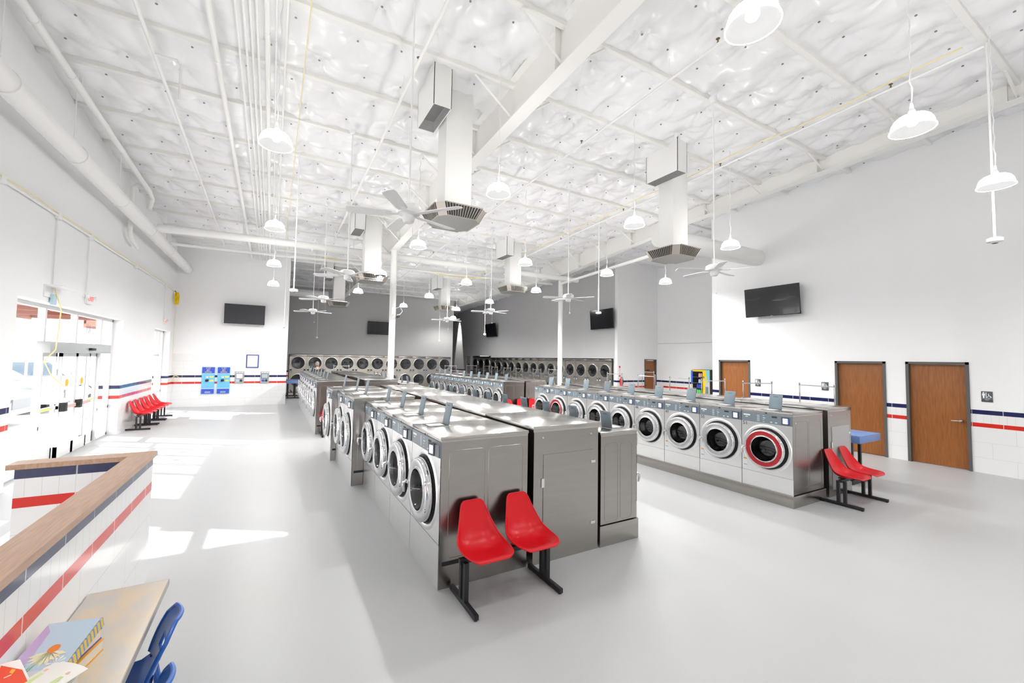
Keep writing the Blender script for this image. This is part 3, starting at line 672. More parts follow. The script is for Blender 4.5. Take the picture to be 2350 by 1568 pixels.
# ------------------------------------------------------------------ folding tables
def make_ftable(L=1.5, Wd=.84, Hh=.86):
    t = thing('folding_table', '', 'table', group='blue-topped folding tables')
    MB().box(0, 0, Hh - .13, Wd, L, Hh, 0, bev=.008).obj('tabletop', BLUETOP, t)
    for y in (.12, L - .2):
        f = MB().box(.02, y, .01, Wd - .06, y + .05, .06).box(.05, y + .005, .06, .10, y + .045, Hh - .13).box(.36, y + .005, .06, .41, y + .045, Hh - .13)
        f.obj('leg_frame', BLACK, t)
    MB().box(.21, .14, .30, .25, L - .17, .34).obj('stretcher', BLACK, t)
    return t
FT = Proto(make_ftable)
FT((8.84, 3.2, 0), 0, 'blue speckled folding table beside the end of the right steel cover')
FT((.66, 22.2, 0), 0, 'blue folding table in front of the first rear dryers, left')
FT((8.95, 23.9, 0), 0, 'blue folding table in front of the rear dryers, right').scale = (1, 1, 1)

# ------------------------------------------------------------------ rolling laundry carts
def make_cart():
    t = thing('laundry_cart', '', 'laundry cart', group='wire laundry carts with hanging rails')
    b = MB(); L, W_ = .68, .46
    def loop(z, s=1.0, r=.006):
        x, y = L / 2 * s, W_ / 2 * s; b.tube([(-x, -y, z), (x, -y, z), (x, y, z), (-x, y, z)], r, 6, closed=True)
    loop(.78, 1, .009); loop(.68, .97, .003); loop(.58, .94, .003); loop(.48, .91, .003); loop(.38, .88, .007)
    for k in range(12):
        u = -1 + 2 * k / 11
        for s_ in (-1, 1): b.tube([(u * L / 2, s_ * W_ / 2, .78), (u * L / 2 * .88, s_ * W_ / 2 * .88, .38)], .0028, 4)
    for k in range(8):
        u = -1 + 2 * k / 7
        for s_ in (-1, 1): b.tube([(s_ * L / 2, u * W_ / 2, .78), (s_ * L / 2 * .88, u * W_ / 2 * .88, .38)], .0028, 4)
        b.tube([(-L / 2 * .88, u * W_ / 2 * .88, .38), (L / 2 * .88, u * W_ / 2 * .88, .38)], .0028, 4)
    b.obj('basket', CHROME_R, t)
    f = MB(); x, y = L / 2 * .9, W_ / 2 * .9
    f.tube([(-x, -y, .14), (x, -y, .14), (x, y, .14), (-x, y, .14)], .012, 8, closed=True)
    for sx in (-1, 1):
        for sy in (-1, 1): f.cyl((sx * x, sy * y, .14), (sx * x, sy * y, .40), .012, 8)
    f.obj('frame', CHROME_R, t)
    r = MB()
    for sx in (-1, 1): r.cyl((sx * .34, 0, .36), (sx * .34, 0, 1.66), .013, 10).lathe([(0, .028), (.016, .024), (.018, -.03), (.013, -.04)], (sx * .34, 0, 1.66), 'z', 10)
    r.cyl((-.34, 0, 1.63), (.34, 0, 1.63), .012, 10); r.obj('hanging_rail', CHROME, t)
    for sx in (-1, 1):
        for sy in (-1, 1):
            MB().lathe([(0, -.014), (.045, -.014), (.05, -.008), (.05, .008), (.045, .014), (0, .014)], (sx * x, sy * y, .05), 'y', 14).box(sx * x - .012, sy * y - .02, .05, sx * x + .012, sy * y + .02, .135).obj('caster', RUBBER, t)
    return t
CT = Proto(make_cart)
CARTS = [(10.06, 4.35, 82, 'laundry cart with a chrome hanging rail behind the near blue folding table'), (9.69, 5.35, 154, 'laundry cart with hanging rail, second along the right aisle'),
         (9.66, 6.4, 164, 'laundry cart with hanging rail in front of the closed brown door'), (9.99, 7.63, 84, 'laundry cart with hanging rail in front of the vending machine'),
         (10.25, 9.01, 88, 'laundry cart with hanging rail just left of the vending machine'), (14.43, 12.6, 86, 'laundry cart parked in front of the narrow far door'),
         (10.54, 10.67, 92, 'laundry cart with hanging rail near the fire extinguisher'), (11.73, 15.8, 102, 'laundry cart by the right dryers beside the right column'),
         (2.86, 20.37, 6, 'laundry cart beyond the rear left steel cover'), (9.39, 22.96, 154, 'laundry cart in front of the last rear dryers'), (11.4, 24.3, 132, 'laundry cart at the far corner near the striped wall'),
         (11.88, 23.1, 94, 'laundry cart in front of the tall far dryers'), (11.02, 20.42, 90, 'laundry cart in the far dryer aisle, sixth from its near end'), (10.72, 18.47, 30, 'laundry cart in the far dryer aisle, fourth from its near end'),
         (10.59, 17.1, 86, 'laundry cart in the far dryer aisle, third from its near end'), (10.68, 15.7, 88, 'laundry cart in the far dryer aisle, second from its near end'), (1.95, 21.5, 92, 'laundry cart beside the far left blue folding table')]
for x, y, a, l in CARTS: CT((x, y, 0), math.radians(a), l)

# ------------------------------------------------------------------ pendant lamps
ZL = 4.60
def make_lamp(cord):
    t = thing('pendant_lamp', '', 'pendant lamp'); t['group'] = 'glowing ribbed dome pendant lamps'
    R = .176
    prof = [(R + .012, 0), (R + .012, .01), (R, .016), (R - .003, .045), (R - .012, .085), (R - .03, .118), (R - .058, .143), (R - .092, .158), (.05, .164)]
    s_ = MB(); n = 48; vs = []; fs = []
    for (r, h) in prof:
        for k in range(n):
            a = 2 * PI * k / n; rr = r * (1 + (.012 if k % 2 else -.004) * (.02 < h < .17)); vs.append((rr * math.cos(a), rr * math.sin(a), h))
    for i in range(len(prof) - 1):
        for k in range(n): fs.append((i * n + k, i * n + (k + 1) % n, (i + 1) * n + (k + 1) % n, (i + 1) * n + k))
    s_.add(vs, fs, 0, True); s_.obj('dome', LAMPE, t)
    i_ = MB(); i_.lathe([(R + .004, .001), (R - .006, .016), (R - .01, .045), (R - .02, .083), (R - .04, .112), (R - .07, .134), (.05, .15), (0, .152)], n=36); i_.obj('inner_reflector', LAMPI, t)
    MB().lathe([(0, .05), (.035, .055), (.05, .08), (.045, .12), (.03, .16)], n=16).obj('bulb', BULB, t)
    MB().lathe([(.045, .160), (.045, .175), (.035, .185), (.03, .215), (.022, .225), (.018, .26), (.01, .31)], n=20).obj('cap', mat('lamp_cap_grey', (.5, .5, .5), .4), t)
    c_ = MB(); N = 26; rng = random.Random(int(cord * 997)); pts = []
    for k in range(N + 1):
        z = .31 + (cord - .31) * k / N; a = .012 if 0 < k < N else 0
        pts.append((a * math.sin(k * 1.3), a * math.cos(k * 1.9), z))
    c_.tube(pts, .005, 5); c_.tube([(.006, 0, .31), (.004, 0, cord)], .0025, 4); c_.obj('hanging_chain', PLASTW, t)
    return t
LAMPS = [(3.06, 1.69, 'at the top edge, above the front right floor'), (5.91, 1.62, 'second in the front row, before the sloping beam'), (8.74, 1.57, 'at the far right, crossed by a white rod'),
         (-.06, 5.56, 'large, on the left beside the bundle of conduits'), (2.95, 5.45, 'between the two near roof ducts'), (-.05, 9.32, 'second in the left line before the cross duct'), (5.82, 5.40, 'left of the right roof duct'),
         (2.83, 9.05, 'just right of the nearest ceiling fan'), (8.69, 5.33, 'in front of the stubby round duct, right'), (-.05, 13.15, 'third in the left line against the white wall'), (-.06, 16.88, 'fourth and smallest in the left line above the television'),
         (5.79, 9.13, 'right of the middle roof duct'), (8.52, 8.95, 'over the far grey wall corner, right'), (5.67, 12.64, 'between the left column and the middle roof duct'), (2.87, 16.77, 'below the fans left of the column'),
         (10.94, 8.85, 'under the vent of the right roof duct'), (5.63, 16.3, 'right of the left column, fairly far'), (8.48, 12.59, 'right of the middle diffuser vent'), (5.62, 20.08, 'far, just right of the left column'),
         (8.46, 16.29, 'far, behind the rod of a ceiling fan'), (8.34, 19.76, 'far, touching the last diffuser vent'), (2.85, 12.83, 'half hidden behind the second left roof duct'), (9.97, 24.14, 'farthest, partly behind the rear wall corner'),
         (-.05, 1.7, ''), (3.0, -2.1, ''), (5.9, -2.1, ''), (8.7, -2.1, ''), (-.05, -2.1, '')]  # unlabelled lamps hang out of view, added for fill light
LP = {}
for x, y, l in LAMPS:
    cord = CZ(y) - ZL - .1; k = round(cord, 1)
    if k not in LP: LP[k] = Proto(lambda: make_lamp(cord))
    LP[k]((x, y, ZL), 0, 'glowing white dome pendant lamp ' + (l or 'added out of view as fill light'))
    li = bpy.data.lights.new('lamp_light', 'SPOT'); li.spot_size = math.radians(165); li.spot_blend = .6; li.energy = (75 if y < 3 else 85 if y < 7.5 else 260 if y < 11 else 380 if y < 19 else 200) * (.5 if x < 1 else .6 if x < 4 else 1); li.shadow_soft_size = .04; li.color = (1, .985, .955)
    lo = bpy.data.objects.new('lamp_light', li); C.objects.link(lo); lo.location = (x, y, ZL - .01 + .0)

# ------------------------------------------------------------------ ceiling fans
def make_fan(rod, ang):
    t = thing('ceiling_fan', '', 'ceiling fan'); t['group'] = 'white five-blade ceiling fans'
    MB().lathe([(.02, .07), (.10, .065), (.135, .045), (.14, .0), (.125, -.03), (.08, -.045), (.06, -.055), (.02, -.06)], n=28).obj('motor_housing', PLASTW, t)
    MB().lathe([(.065, -.05), (.07, -.07), (.065, -.11), (.045, -.13), (0, -.135)], n=20).obj('switch_cup', PLASTW, t)
    MB().cyl((0, 0, .06), (0, 0, rod), .011, 10).obj('downrod', PLASTW, t)
    MB().lathe([(.015, rod - .09), (.05, rod - .07), (.065, rod - .02), (.065, rod)], n=18).obj('canopy', PLASTW, t)
    for k in range(5):
        a = ang + 2 * PI * k / 5; M = Matrix.Rotation(a, 4, 'Z')
        b = MB(); pts = [(.19, -.05), (.24, -.06), (.60, -.072), (.66, -.06), (.675, 0), (.66, .06), (.60, .072), (.24, .06), (.19, .05)]
        b.prism(pts, -.004, .004, 'z'); T = Matrix.Translation((0, 0, -.035)) @ Matrix.Rotation(math.radians(12), 4, 'X')
        b.v = [tuple(M @ T @ Vector(p)) for p in b.v]; bo = b.obj('blade', PLASTW, t)
        i_ = MB(); i_.prism([(.07, -.015), (.15, -.03), (.25, -.035), (.25, .035), (.15, .03), (.07, .015)], -.006, 0, 'z'); i_.v = [tuple(M @ Matrix.Translation((0, 0, -.035)) @ Vector(p)) for p in i_.v]
        i_.obj('blade_arm', PLASTW, bo)
    c_ = MB().cyl((.05, 0, -.12), (.05, 0, -.40), .002, 5).lathe([(0, -.44), (.012, -.43), (.012, -.41), (0, -.4)], (.05, 0, 0), n=8); c_.obj('pull_chain', PLASTW, t)
    return t
FANS = [(1.29, 4.51, .35, 'nearest, large, in front of the left beam'), (1.25, 8.55, .1, 'second in the left line'), (1.22, 12.6, .2, 'third in the left line'), (1.24, 16.3, .25, 'fourth and lowest in the left line'),
        (6.7, 4.4, .15, 'on the right before the stubby round duct'), (6.65, 8.38, .3, 'in front of the right column'), (6.45, 12.3, .2, 'left of the far side television'), (6.38, 16.1, .12, 'small, at the end of the grey walls')]
for x, y, a, l in FANS:
    o = make_fan(CZ(y) - .12 - 3.72, a); o.location = (x, y, 3.72); o['label'] = 'white ceiling fan, ' + l
# hanging sensor rods
def rod(x, y, zb, lab, r=.014, disc=.085):
    t = thing('sensor_rod', lab, 'sensor rod', (x, y, zb), group='white hanging sensor rods')
    MB().cyl((0, 0, .05), (0, 0, CZ(y) - .12 - zb), r, 10).obj('rod', PLASTW, t)
    MB().lathe([(0, -.02), (disc * .45, -.018), (disc * .55, .0), (disc, .004), (disc, .05), (disc * .8, .06), (.01, .062)], n=24).obj('sensor_head', PLASTW, t)
    MB().lathe([(disc * .5, -.012), (disc * .3, -.022), (0, -.024)], n=16).obj('lens', DARK, t)
rod(.36, 10.0, 3.47, 'thick white rod with a round sensor, left, beside the white wall corner')
rod(9.12, 1.67, 3.9, 'thick white rod with a round sensor crossing the rightmost lamp')
rod(8.93, 9.74, 3.56, 'white rod with a sensor in front of the grey-wall television')
for (x, y, l) in ((1.94, 22.5, 'thin rod hanging below the fourth left fan'), (7.7, 20.5, 'thin rod hanging below the last diffuser vent'), (7.0, 13.82, 'thin rod in front of the far side television'), (.3, 14.9, 'thin rod against the white wall edge')):
    rod(x, y, 2.98, 'thin white sensor rod, ' + l, .007, .05)

# ------------------------------------------------------------------ roof drop ducts with four-way diffusers
def make_unit(x, y, zb, lab, boxdx=-.39):
    t = thing('roof_duct_unit', lab, 'air duct', (x, y, 0), group='white square roof ducts with steel diffusers')
    zt = CZ(y) + .02
    MB().box(0, 0, zb, .50, .40, zt, 0, bev=.004).obj('supply_duct', DUCTW, t)
    bx0 = boxdx; zz = zt - .70
    r = MB(); a, b_, c_, d_ = bx0, -.42, bx0 + .31, .42
    for q in ((a, b_, zz, a + .01, d_, zt + .02), (c_ - .01, b_, zz, c_, d_, zt + .02), (a, b_, zz, c_, b_ + .01, zt + .02), (a, d_ - .01, zz, c_, d_, zt + .02)): r.box(*q)
    ro = r.obj('return_box', DUCTW, t)
    g = MB()
    for k in range(16): xx = a + .012 + (c_ - a - .024) * k / 15; g.box(xx - .0015, b_ + .01, zz + .012, xx + .0015, d_ - .01, zz + .016)
    for k in range(40): yy = b_ + .012 + (d_ - b_ - .024) * k / 39; g.box(a + .01, yy - .0015, zz + .012, c_ - .01, yy + .0015, zz + .016)
    g.box(a + .01, b_ + .01, zz + .2, c_ - .01, d_ - .01, zz + .205, 1); g.obj('grille', [mat('mesh_steel', (.35, .35, .35), .5, .3), mat('grille_grey', (.10, .10, .10), .8)], ro)
    # diffuser: bevelled square with louvred sides
    h0, h1 = zb - .20, zb; cx, cy = .25, .20; S1, S0 = .47, .38
    d = MB(); ch = .12
    def oct_(S, z): c2 = ch; return [(cx + px, cy + py, z) for px, py in ((-S, -S + c2), (-S + c2, -S), (S - c2, -S), (S, -S + c2), (S, S - c2), (S - c2, S), (-S + c2, S), (-S, S - c2))]
    A, B = oct_(S1, h1 - .01), oct_(S0, h0)
    d.add(B, [tuple(range(7, -1, -1))], 2)
    d.add(A + B, [tuple(range(8))] + [(i, (i + 1) % 8, 8 + (i + 1) % 8, 8 + i) for i in (0, 2, 4, 6)], 0)
    d.add(A + B, [(1, 2, 10, 9), (3, 4, 12, 11), (5, 6, 14, 13), (7, 0, 8, 15)], 1)
    do = d.obj('diffuser', [mat('tan_steel', (.52, .47, .42), .35, .6), DARK, mat('dull_galvanised', (.42, .42, .40), .3, .7)], t)
    l = MB()
    for (i, j) in ((1, 2), (3, 4), (5, 6), (7, 0)):
        a0, a1, b0, b1 = Vector(A[i]), Vector(A[j]), Vector(B[i]), Vector(B[j]); nrm = ((a0 + a1) / 2 - Vector((cx, cy, h1))).normalized(); nrm.z = 0
        for k in range(13):
            f = (k + .5) / 13; p, q = a0.lerp(a1, f) + nrm * .012, b0.lerp(b1, f) + nrm * .012
            l.tube([p, q], .006, 4, 0)
        l.tube([a0 + nrm * .012, a1 + nrm * .012], .01, 4, 0); l.tube([b0 + nrm * .012, b1 + nrm * .012], .01, 4, 0)
    l.obj('louvre', mat('louvre_steel', (.5, .46, .4), .4, .5), do)
    return t
for x, y, zb, l in ((2.50, 6.56, 4.68, 'large square roof duct, nearest on the left'), (2.40, 13.1, 4.64, 'square roof duct, second on the left'), (2.40, 20.4, 4.62, 'square roof duct, farthest on the left'),
                    (7.80, 6.10, 4.66, 'square roof duct, nearest on the right, before the long beam'), (7.75, 13.29, 4.84, 'square roof duct, middle of the right line'), (7.60, 20.1, 4.8, 'square roof duct, farthest on the right')):
    make_unit(x, y, zb, l)

# ------------------------------------------------------------------ pipes, round ducts, conduits
def pipe(name, pts, r, lab, cat, m=DUCTW, group=None, joints=(), n=16, hang=()):
    t = thing(name, lab, cat, group=group)
    MB().tube(pts, r, n).obj('pipe_run', m, t)
    for q in joints:
        p, d = Vector(q[0]), Vector(q[1]).normalized(); MB().tube([p - d * .02, p + d * .02], r * 1.12, n).obj('joint_band', m, t)
    for q in hang: MB().cyl(q, (q[0], q[1], CZ(q[1]) - .05), .006, 6).obj('hanger_rod', m, t)
    return t
Yd = (0, 1, 0); Xd = (1, 0, 0)
pipe('round_duct', [(-3.0, -5.9, 5.36), (-3.0, 19.8, 5.36)], .15, 'long white round duct along the storefront wall', 'air duct', joints=[((-3.0, y, 5.36), Yd) for y in (4.5, 7.2, 9.3, 11.6, 14.0, 16.4, 18.6)], hang=[(-3.0, y, 5.5) for y in (7.1, 9.2, 11.5, 16)])
pipe('round_duct', [(-2.9, 14.35, 5.52), (0, 14.3, 5.58), (11.6, 14.0, 5.6)], .11, 'white round cross duct running past both columns', 'air duct', joints=[((x, 14.33 - x * .03, 5.56), Xd) for x in (-2.4, 1.0, 4.5, 8.0, 11.2)], hang=[(x, 14.3, 5.6) for x in (-1, 3, 6, 9)])
pipe('sprinkler_main', [(-2.9, 16.1, 5.5), (11.3, 15.45, 5.62)], .045, 'thin white cross pipe behind the cross duct', 'pipe', hang=[(x, 15.9 - .04 * x, 5.55) for x in (-1, 2.5, 6)])
pipe('round_duct', [(.57, 22.6, 5.2), (2.4, 22.6, 5.2)], .19, 'fat white round duct beyond the white wall corner', 'air duct')
pipe('round_duct', [(8.3, 6.9, 5.17), (12.35, 6.78, 5.17)], .24, 'fat white round duct stub entering the right wall', 'air duct')
pipe('sprinkler_main', [(9.75, 8.2, 5.25), (10.9, 14.2, 5.42)], .05, 'white pipe running from the right column toward the camera', 'pipe', hang=[(10.39, 11.5, 5.35)])
def sprink(x, y0, y1, dz, r, lab, heads=True, step=2.9, ph=.4):
    t = thing('sprinkler_pipe', lab, 'sprinkler pipe', group='white sprinkler branch pipes')
    MB().tube([(x, y0, CZ(y0) - dz), (x, y1, CZ(y1) - dz)], r, 10).obj('pipe_run', WHITE, t)
    y = y0 + ph
    while y < y1:
        z = CZ(y) - dz
        if heads: MB().lathe([(0, .055), (.012, .05), (.008, .03), (.014, .02), (.014, 0)], (x, y, z + r - .004), n=8).lathe([(.028, .056), (.028, .06), (0, .062)], (x, y, z + r), n=10).obj('sprinkler_head', ORANGE, t)
        MB().tube([(x, y + .8, z - r - .01), (x, y + .8, CZ(y) - .1)], .005, 4).tube([(x + .03, y + .8, z), (x, y + .8, z - r - .01), (x - .03, y + .8, z)], .005, 4).obj('pipe_hanger', WHITE, t)
        y += step
sprink(1.74, 2.5, 20, .40, .026, 'white sprinkler branch pipe left of the left beam')
sprink(5.3, 1.0, 24, .42, .022, 'white sprinkler branch pipe between the two beams', ph=2.4)
sprink(8.62, 1.6, 24, .42, .02, 'white sprinkler branch pipe beside the right beam', ph=1.0)
pipe('fire_main', [(-2.98, -5, CZ(-5) - .28), (-2.98, 13.7, CZ(13.7) - .28), (-2.98, 14.0, 6.2), (-3.05, 14.1, 5.95)], .058, 'white fire main pipe high along the left wall', 'pipe', joints=[((-2.98, y, CZ(y) - .28), Yd) for y in (5, 7.7, 8.9, 11.4)], hang=[(-2.98, y, CZ(y) - .28) for y in (7.9, 9.3, 11.5)])
pipe('riser_pipe', [(-2.98, 13.6, 6.3), (-3.15, 13.4, 6.32), (-3.22, 13.3, 6.2), (-3.22, 13.3, 5.1), (-3.22, 13.45, 4.95), (-3.22, 14.0, 4.85)], .05, 'white elbowed pipe looping behind the round duct', 'pipe')
pipe('sprinkler_branch', [(-1.74, -5, CZ(-5) - .22), (-1.73, 18.5, CZ(18.5) - .22)], .027, 'thin white pipe high on the left under the roof', 'pipe', n=10)
pipe('sprinkler_drop', [(-1.74, 7.75, 6.56), (-1.45, 7.75, 6.56), (-1.4, 7.75, 6.5), (-1.4, 7.75, 5.95)], .02, 'short white pipe drop with a chrome sprinkler head', 'pipe', n=8)
pipe('gas_pipe', [(-.93, -5, CZ(-5) - .2), (-.9, 19.9, CZ(19.9) - .2)], .042, 'white pipe left of the conduit bundle', 'pipe', joints=[((-.92, y, CZ(y) - .2), Yd) for y in (7.5, 14)])
for i, (x, r) in enumerate(((-.60, .016), (-.51, .016), (-.43, .016), (-.355, .018), (-.235, .036), (-.125, .012), (.0, .016))):
    pipe('conduit', [(x, -5, CZ(-5) - .24), (x, 19.9, CZ(19.9) - .24)], r, 'white conduit in the ceiling bundle, %s from the left' % ('first' if i == 0 else ORD[i]), 'conduit', WHITE, 'bundle of white conduits', joints=[((x, y, CZ(y) - .24), Yd) for y in (6.0 + i * .12, 9.1 + i * .1, 12.2)], n=8)
pipe('yellow_cable', [(.27, y, CZ(y) - .14 - (.02 if int(y) % 2 else 0)) for y in np.arange(-4, 20, 1.42)], .006, 'thin yellow cable along the ceiling purlins', 'cable', YELLOWC, n=6)
pipe('yellow_hose', [(8.6 - .012 * y, y, CZ(y) - .34 - .03 * math.sin(y * 2.2)) for y in np.arange(1.8, 20, .7)], .01, 'thin yellow line sagging beside the right sprinkler pipe', 'cable', YELLOWC, n=6)
pipe('yellow_hose', [(x, 16.5, 5.75 - .1 * math.sin((x - 1.5) * .9) ** 2) for x in np.arange(1.5, 9, .5)], .018, 'yellow flexible line slung across the far roof', 'cable', mat('yellow_line', (.75, .62, .15), .5), n=6)
# storefront wall conduit with drops
t = thing('wall_conduit', 'white conduit with yellow cable and drops along the storefront wall', 'conduit')
MB().tube([(-3.32, 3, 4.38), (-3.32, 19.4, 4.45)], .022, 8).obj('conduit_run', WHITE, t)
MB().tube([(-3.30, y, 4.42 + .004 * (y - 3) + .012 * math.sin(y * 3)) for y in np.arange(3, 19.4, .35)], .008, 5).obj('cable', YELLOWC, t)
for y, zb in ((9.81, 3.2), (11.25, 3.28), (18.02, 3.3)): MB().tube([(-3.325, y, 4.4), (-3.325, y, zb)], .012, 6).obj('drop', WHITE, t)
for y in (8.1, 9.81, 11.25, 14.43, 18.02): MB().box(-3.35, y - .06, 4.35, -3.29, y + .06, 4.46, 0, bev=.008).obj('junction_box', PLASTW, t)
t = thing('hose_coil', 'bright yellow coiled hose hanging in the corner by the white wall', 'hose')
b = MB(); pts = []
for k in range(260):
    a = k * .32; rz_, rx = .20 + .025 * math.sin(k * .37), .11 + .03 * math.sin(k * .53)
    pts.append((-3.24 + .05 * math.sin(k * .71), 19.45 + rx * math.cos(a), 4.16 + rz_ * math.sin(a)))
b.tube(pts, .014, 5); b.obj('coil', YELLOW, t)
MB().tube([(-3.28, 19.5, 4.4), (-3.32, 19.5, 4.46)], .015, 6).obj('hook', BLACK, t)
MB().tube([(-3.25, 19.55, 4.0), (-3.29, 19.6, 3.1), (-3.28, 19.55, 1.5), (-3.2, 19.65, 1.12)], .007, 5).tube([(-3.2 + .1 * math.cos(a), 19.8, 1.12 + .1 * math.sin(a)) for a in np.arange(0, 6.2, .5)], .01, 5, closed=True).obj('hose_tail', YELLOWC, t)
t = thing('cable', 'pale yellow cable dangling in front of the entrance doors', 'cable')
MB().tube([(-3.3, 9.8, 3.15), (-3.25, 9.95, 2.8), (-3.28, 10.0, 2.5), (-3.3, 10.0, 2.1), (-3.38, 9.85, 1.9), (-3.3, 9.9, 1.65), (-3.2, 10.1, 1.45)], .009, 6).obj('cable_run', YELLOWC, t)
def exitsign(y, z, lab):
    t = thing('exit_sign', lab, 'exit sign', (-3.35, y, z), group='exit signs with emergency lamp heads')
    MB().box(0, -.15, -.1, .05, .15, .1, 0, bev=.006).obj('housing', PLASTW, t)
    text('EXIT', .14, 'lettering', mat('exit_red', (.8, .03, .03), .4, emit=(1, .05, .05), es=.5), t, facing('+x', (.052, 0, 0)))
    for s in (-1, 1): MB().lathe([(0, .02), (.04, .025), (.045, .06), (.02, .075), (0, .078)], (.02, s * .22, .04), 'x', 14).box(0, s * .14, .02, .03, s * .24, .06).obj('lamp_head', PLASTW, t)
exitsign(11.4, 3.15, 'white exit sign with red letters above the entrance doors'); exitsign(18.2, 3.2, 'small exit sign above the second door')
t = thing('shelf_device', 'white shelf with a small device above the entrance', 'shelf', (-3.35, 9.85, 3.16)); MB().box(0, -.3, 0, .22, .3, .02).box(0, -.3, -.18, .02, -.1, 0).obj('shelf_board', PLASTW, t); MB().box(.02, -.1, -.3, .06, .02, -.12).obj('device', mat('pale_blue', (.45, .62, .7), .5), t)
# ------------------------------------------------------------------ televisions on swivel mounts
def tv(W, Hh, loc, rz, tilt, lab, m=TVB, cam=True):
    """screen faces local -Y"""
    t = thing('television', lab, 'television', loc, rz, group='wall-mounted televisions')
    M = Matrix.Rotation(tilt, 4, 'X')
    def put(b, name, mm, par=t):
        b.v = [tuple(M @ Vector(p)) for p in b.v]; return b.obj(name, mm, par)
    put(MB().box(-W / 2, 0, -Hh / 2, W / 2, .045, Hh / 2, 0, bev=.006), 'bezel', TVF)
    put(MB().box(-W / 2 + .012, -.003, -Hh / 2 + .02, W / 2 - .012, .001, Hh / 2 - .012), 'screen', m)
    put(MB().box(-.03, -.004, -Hh / 2 + .004, .03, 0, -Hh / 2 + .012), 'logo_bar', CHROME_R)
    MB().box(-.2, .20, -.15, .2, .23, .15).box(-.03, .04, -.03, .03, .21, .03).obj('wall_mount', BLACK, t)
    return t
tv(1.42, .80, (-1.035, 19.68, 3.725), math.radians(0), math.radians(3), 'dark grey television on the white wall above the bill changers', TVG)
MB().box(-1.5, 19.72, 3.26, -1.4, 19.78, 3.33, 0, bev=.004).obj('x', TVF) if 0 else None
tv(1.36, .80, (5.72, 25.76, 3.87), 0, math.radians(4), 'black television on the grey rear wall, partly behind the left column')
tv(1.50, .90, (13.17, 14.18, 4.0), -PI / 2, math.radians(4), 'black television at the near end of the grey side wall')
tv(1.52, .92, (13.17, 25.1, 4.08), -PI / 2, math.radians(10), 'black television tilted forward high on the far grey side wall')
tv(1.43, .82, (12.12, 6.3, 3.83), -PI / 2, math.radians(5), 'glossy black television on the white wall above the brown doors')

# ------------------------------------------------------------------ machines set in the far left wall
YW = 19.91
MIDBLUE = mat('royal_blue_paint', (.04, .09, .55), .35); SKY = mat('sky_blue_paint', (.16, .52, .85), .35); YEL = mat('yellow_print', (.9, .78, .1), .5)
def changer(x0, x1, lab):
    t = thing('bill_changer', lab, 'change machine', (x0, YW, 0), group='blue change machines'); W = x1 - x0
    MB().box(0, -.05, .50, W, .02, 1.56, 0, bev=.006).obj('body', SKY, t)
    MB().box(.006, -.056, 1.315, W - .006, -.05, 1.553).obj('header', MIDBLUE, t)
    MB().box(.004, -.056, .505, W - .004, -.05, .69).obj('coin_door', MIDBLUE, t)
    MB().box(W * .28, -.06, .53, W * .72, -.05, .60, 0).obj('coin_tray', mat('tray_grey', (.25, .35, .6), .4), t)
    MB().box(.0, -.058, .70, W, -.05, .715).box(0, -.058, 1.30, W, -.05, 1.312).obj('trim_strip', WHITEINK, t)
    for s, z, sz, m_ in (('$1-$20', 1.52, .055, YEL), ('STATE', 1.465, .035, WHITEINK), ('BILL', 1.42, .07, YEL), ('BREAKER', 1.36, .055, YEL)):
        text(s, sz, 'lettering', m_, t, facing('-y', (W / 2, -.0565, z)), .0008)
    MB().box(W * .34, -.075, 1.13, W * .52, -.05, 1.20, 0, bev=.004).box(W * .36, -.078, 1.175, W * .50, -.074, 1.185, 1).obj('card_slot', [WHITEINK, DARK], t)
    MB().prism([(W * .30, 1.07), (W * .52, 1.08), (W * .56, 1.04), (W * .52, .99), (W * .30, .98)], -.10, -.05, 'y').obj('bill_acceptor', BLACK, t)
    for z in (1.17, 1.02): MB().prism([(W * .58, z), (W * .62, z + .03), (W * .92, z + .03), (W * .92, z - .03), (W * .62, z - .03)], -.0515, -.05, 'y').obj('arrow_label', YEL, t)
changer(-2.39, -1.97, 'blue change machine, left of the pair on the white tiled wall'); changer(-1.88, -1.46, 'blue change machine, right of the pair beside the card kiosks')
def kiosk(x0, x1, lit, lab):
    t = thing('card_kiosk', lab, 'card kiosk', (x0, YW, 0), group='grey card kiosks'); W = x1 - x0
    MB().box(0, -.04, .90, W, .02, 1.385, 0, bev=.006).obj('body', mat('kiosk_grey', (.40, .41, .43), .4), t)
    MB().box(.035, -.048, 1.10, W - .035, -.04, 1.30, 0, bev=.003).obj('screen_bezel', TVF, t)
    MB().box(.05, -.05, 1.115, W - .05, -.047, 1.285).obj('screen', mat('kiosk_screen_white', (.8, .8, .85), .3, emit=(.85, .86, .95), es=.8) if lit else mat('kiosk_screen_grey', (.3, .36, .4), .2, emit=(.3, .36, .4), es=.4), t)
    MB().box(.05, -.045, .97, .15, -.04, 1.05).obj('card_label', MIDBLUE if not lit else mat('kiosk_pale_blue', (.45, .6, .85), .4), t)
    MB().box(.18, -.055, .97, .26, -.04, 1.06, 0, bev=.003).obj('keypad', DARK, t)
    for k in range(3): MB().box(.04 + k * .09, -.044, 1.33, .10 + k * .09, -.04, 1.355).obj('sticker', WHITEINK, t)
kiosk(-1.29, -.97, True, 'grey card kiosk with a white lit screen beside the change machines'); kiosk(-.39, -.07, False, 'grey card kiosk with a dim screen near the white wall corner')
t = thing('framed_notice', 'blue-framed white price notice above the kiosks', 'notice', (-.7, YW, 1.81))
MB().box(-.225, -.02, -.275, .225, 0, .275, 0, bev=.004).obj('frame', mat('blue_frame', (.04, .08, .38), .4), t)
MB().box(-.185, -.022, -.235, .185, -.019, .235).obj('paper', mat('paper_white', (.82, .83, .88), .5), t)
b = MB()
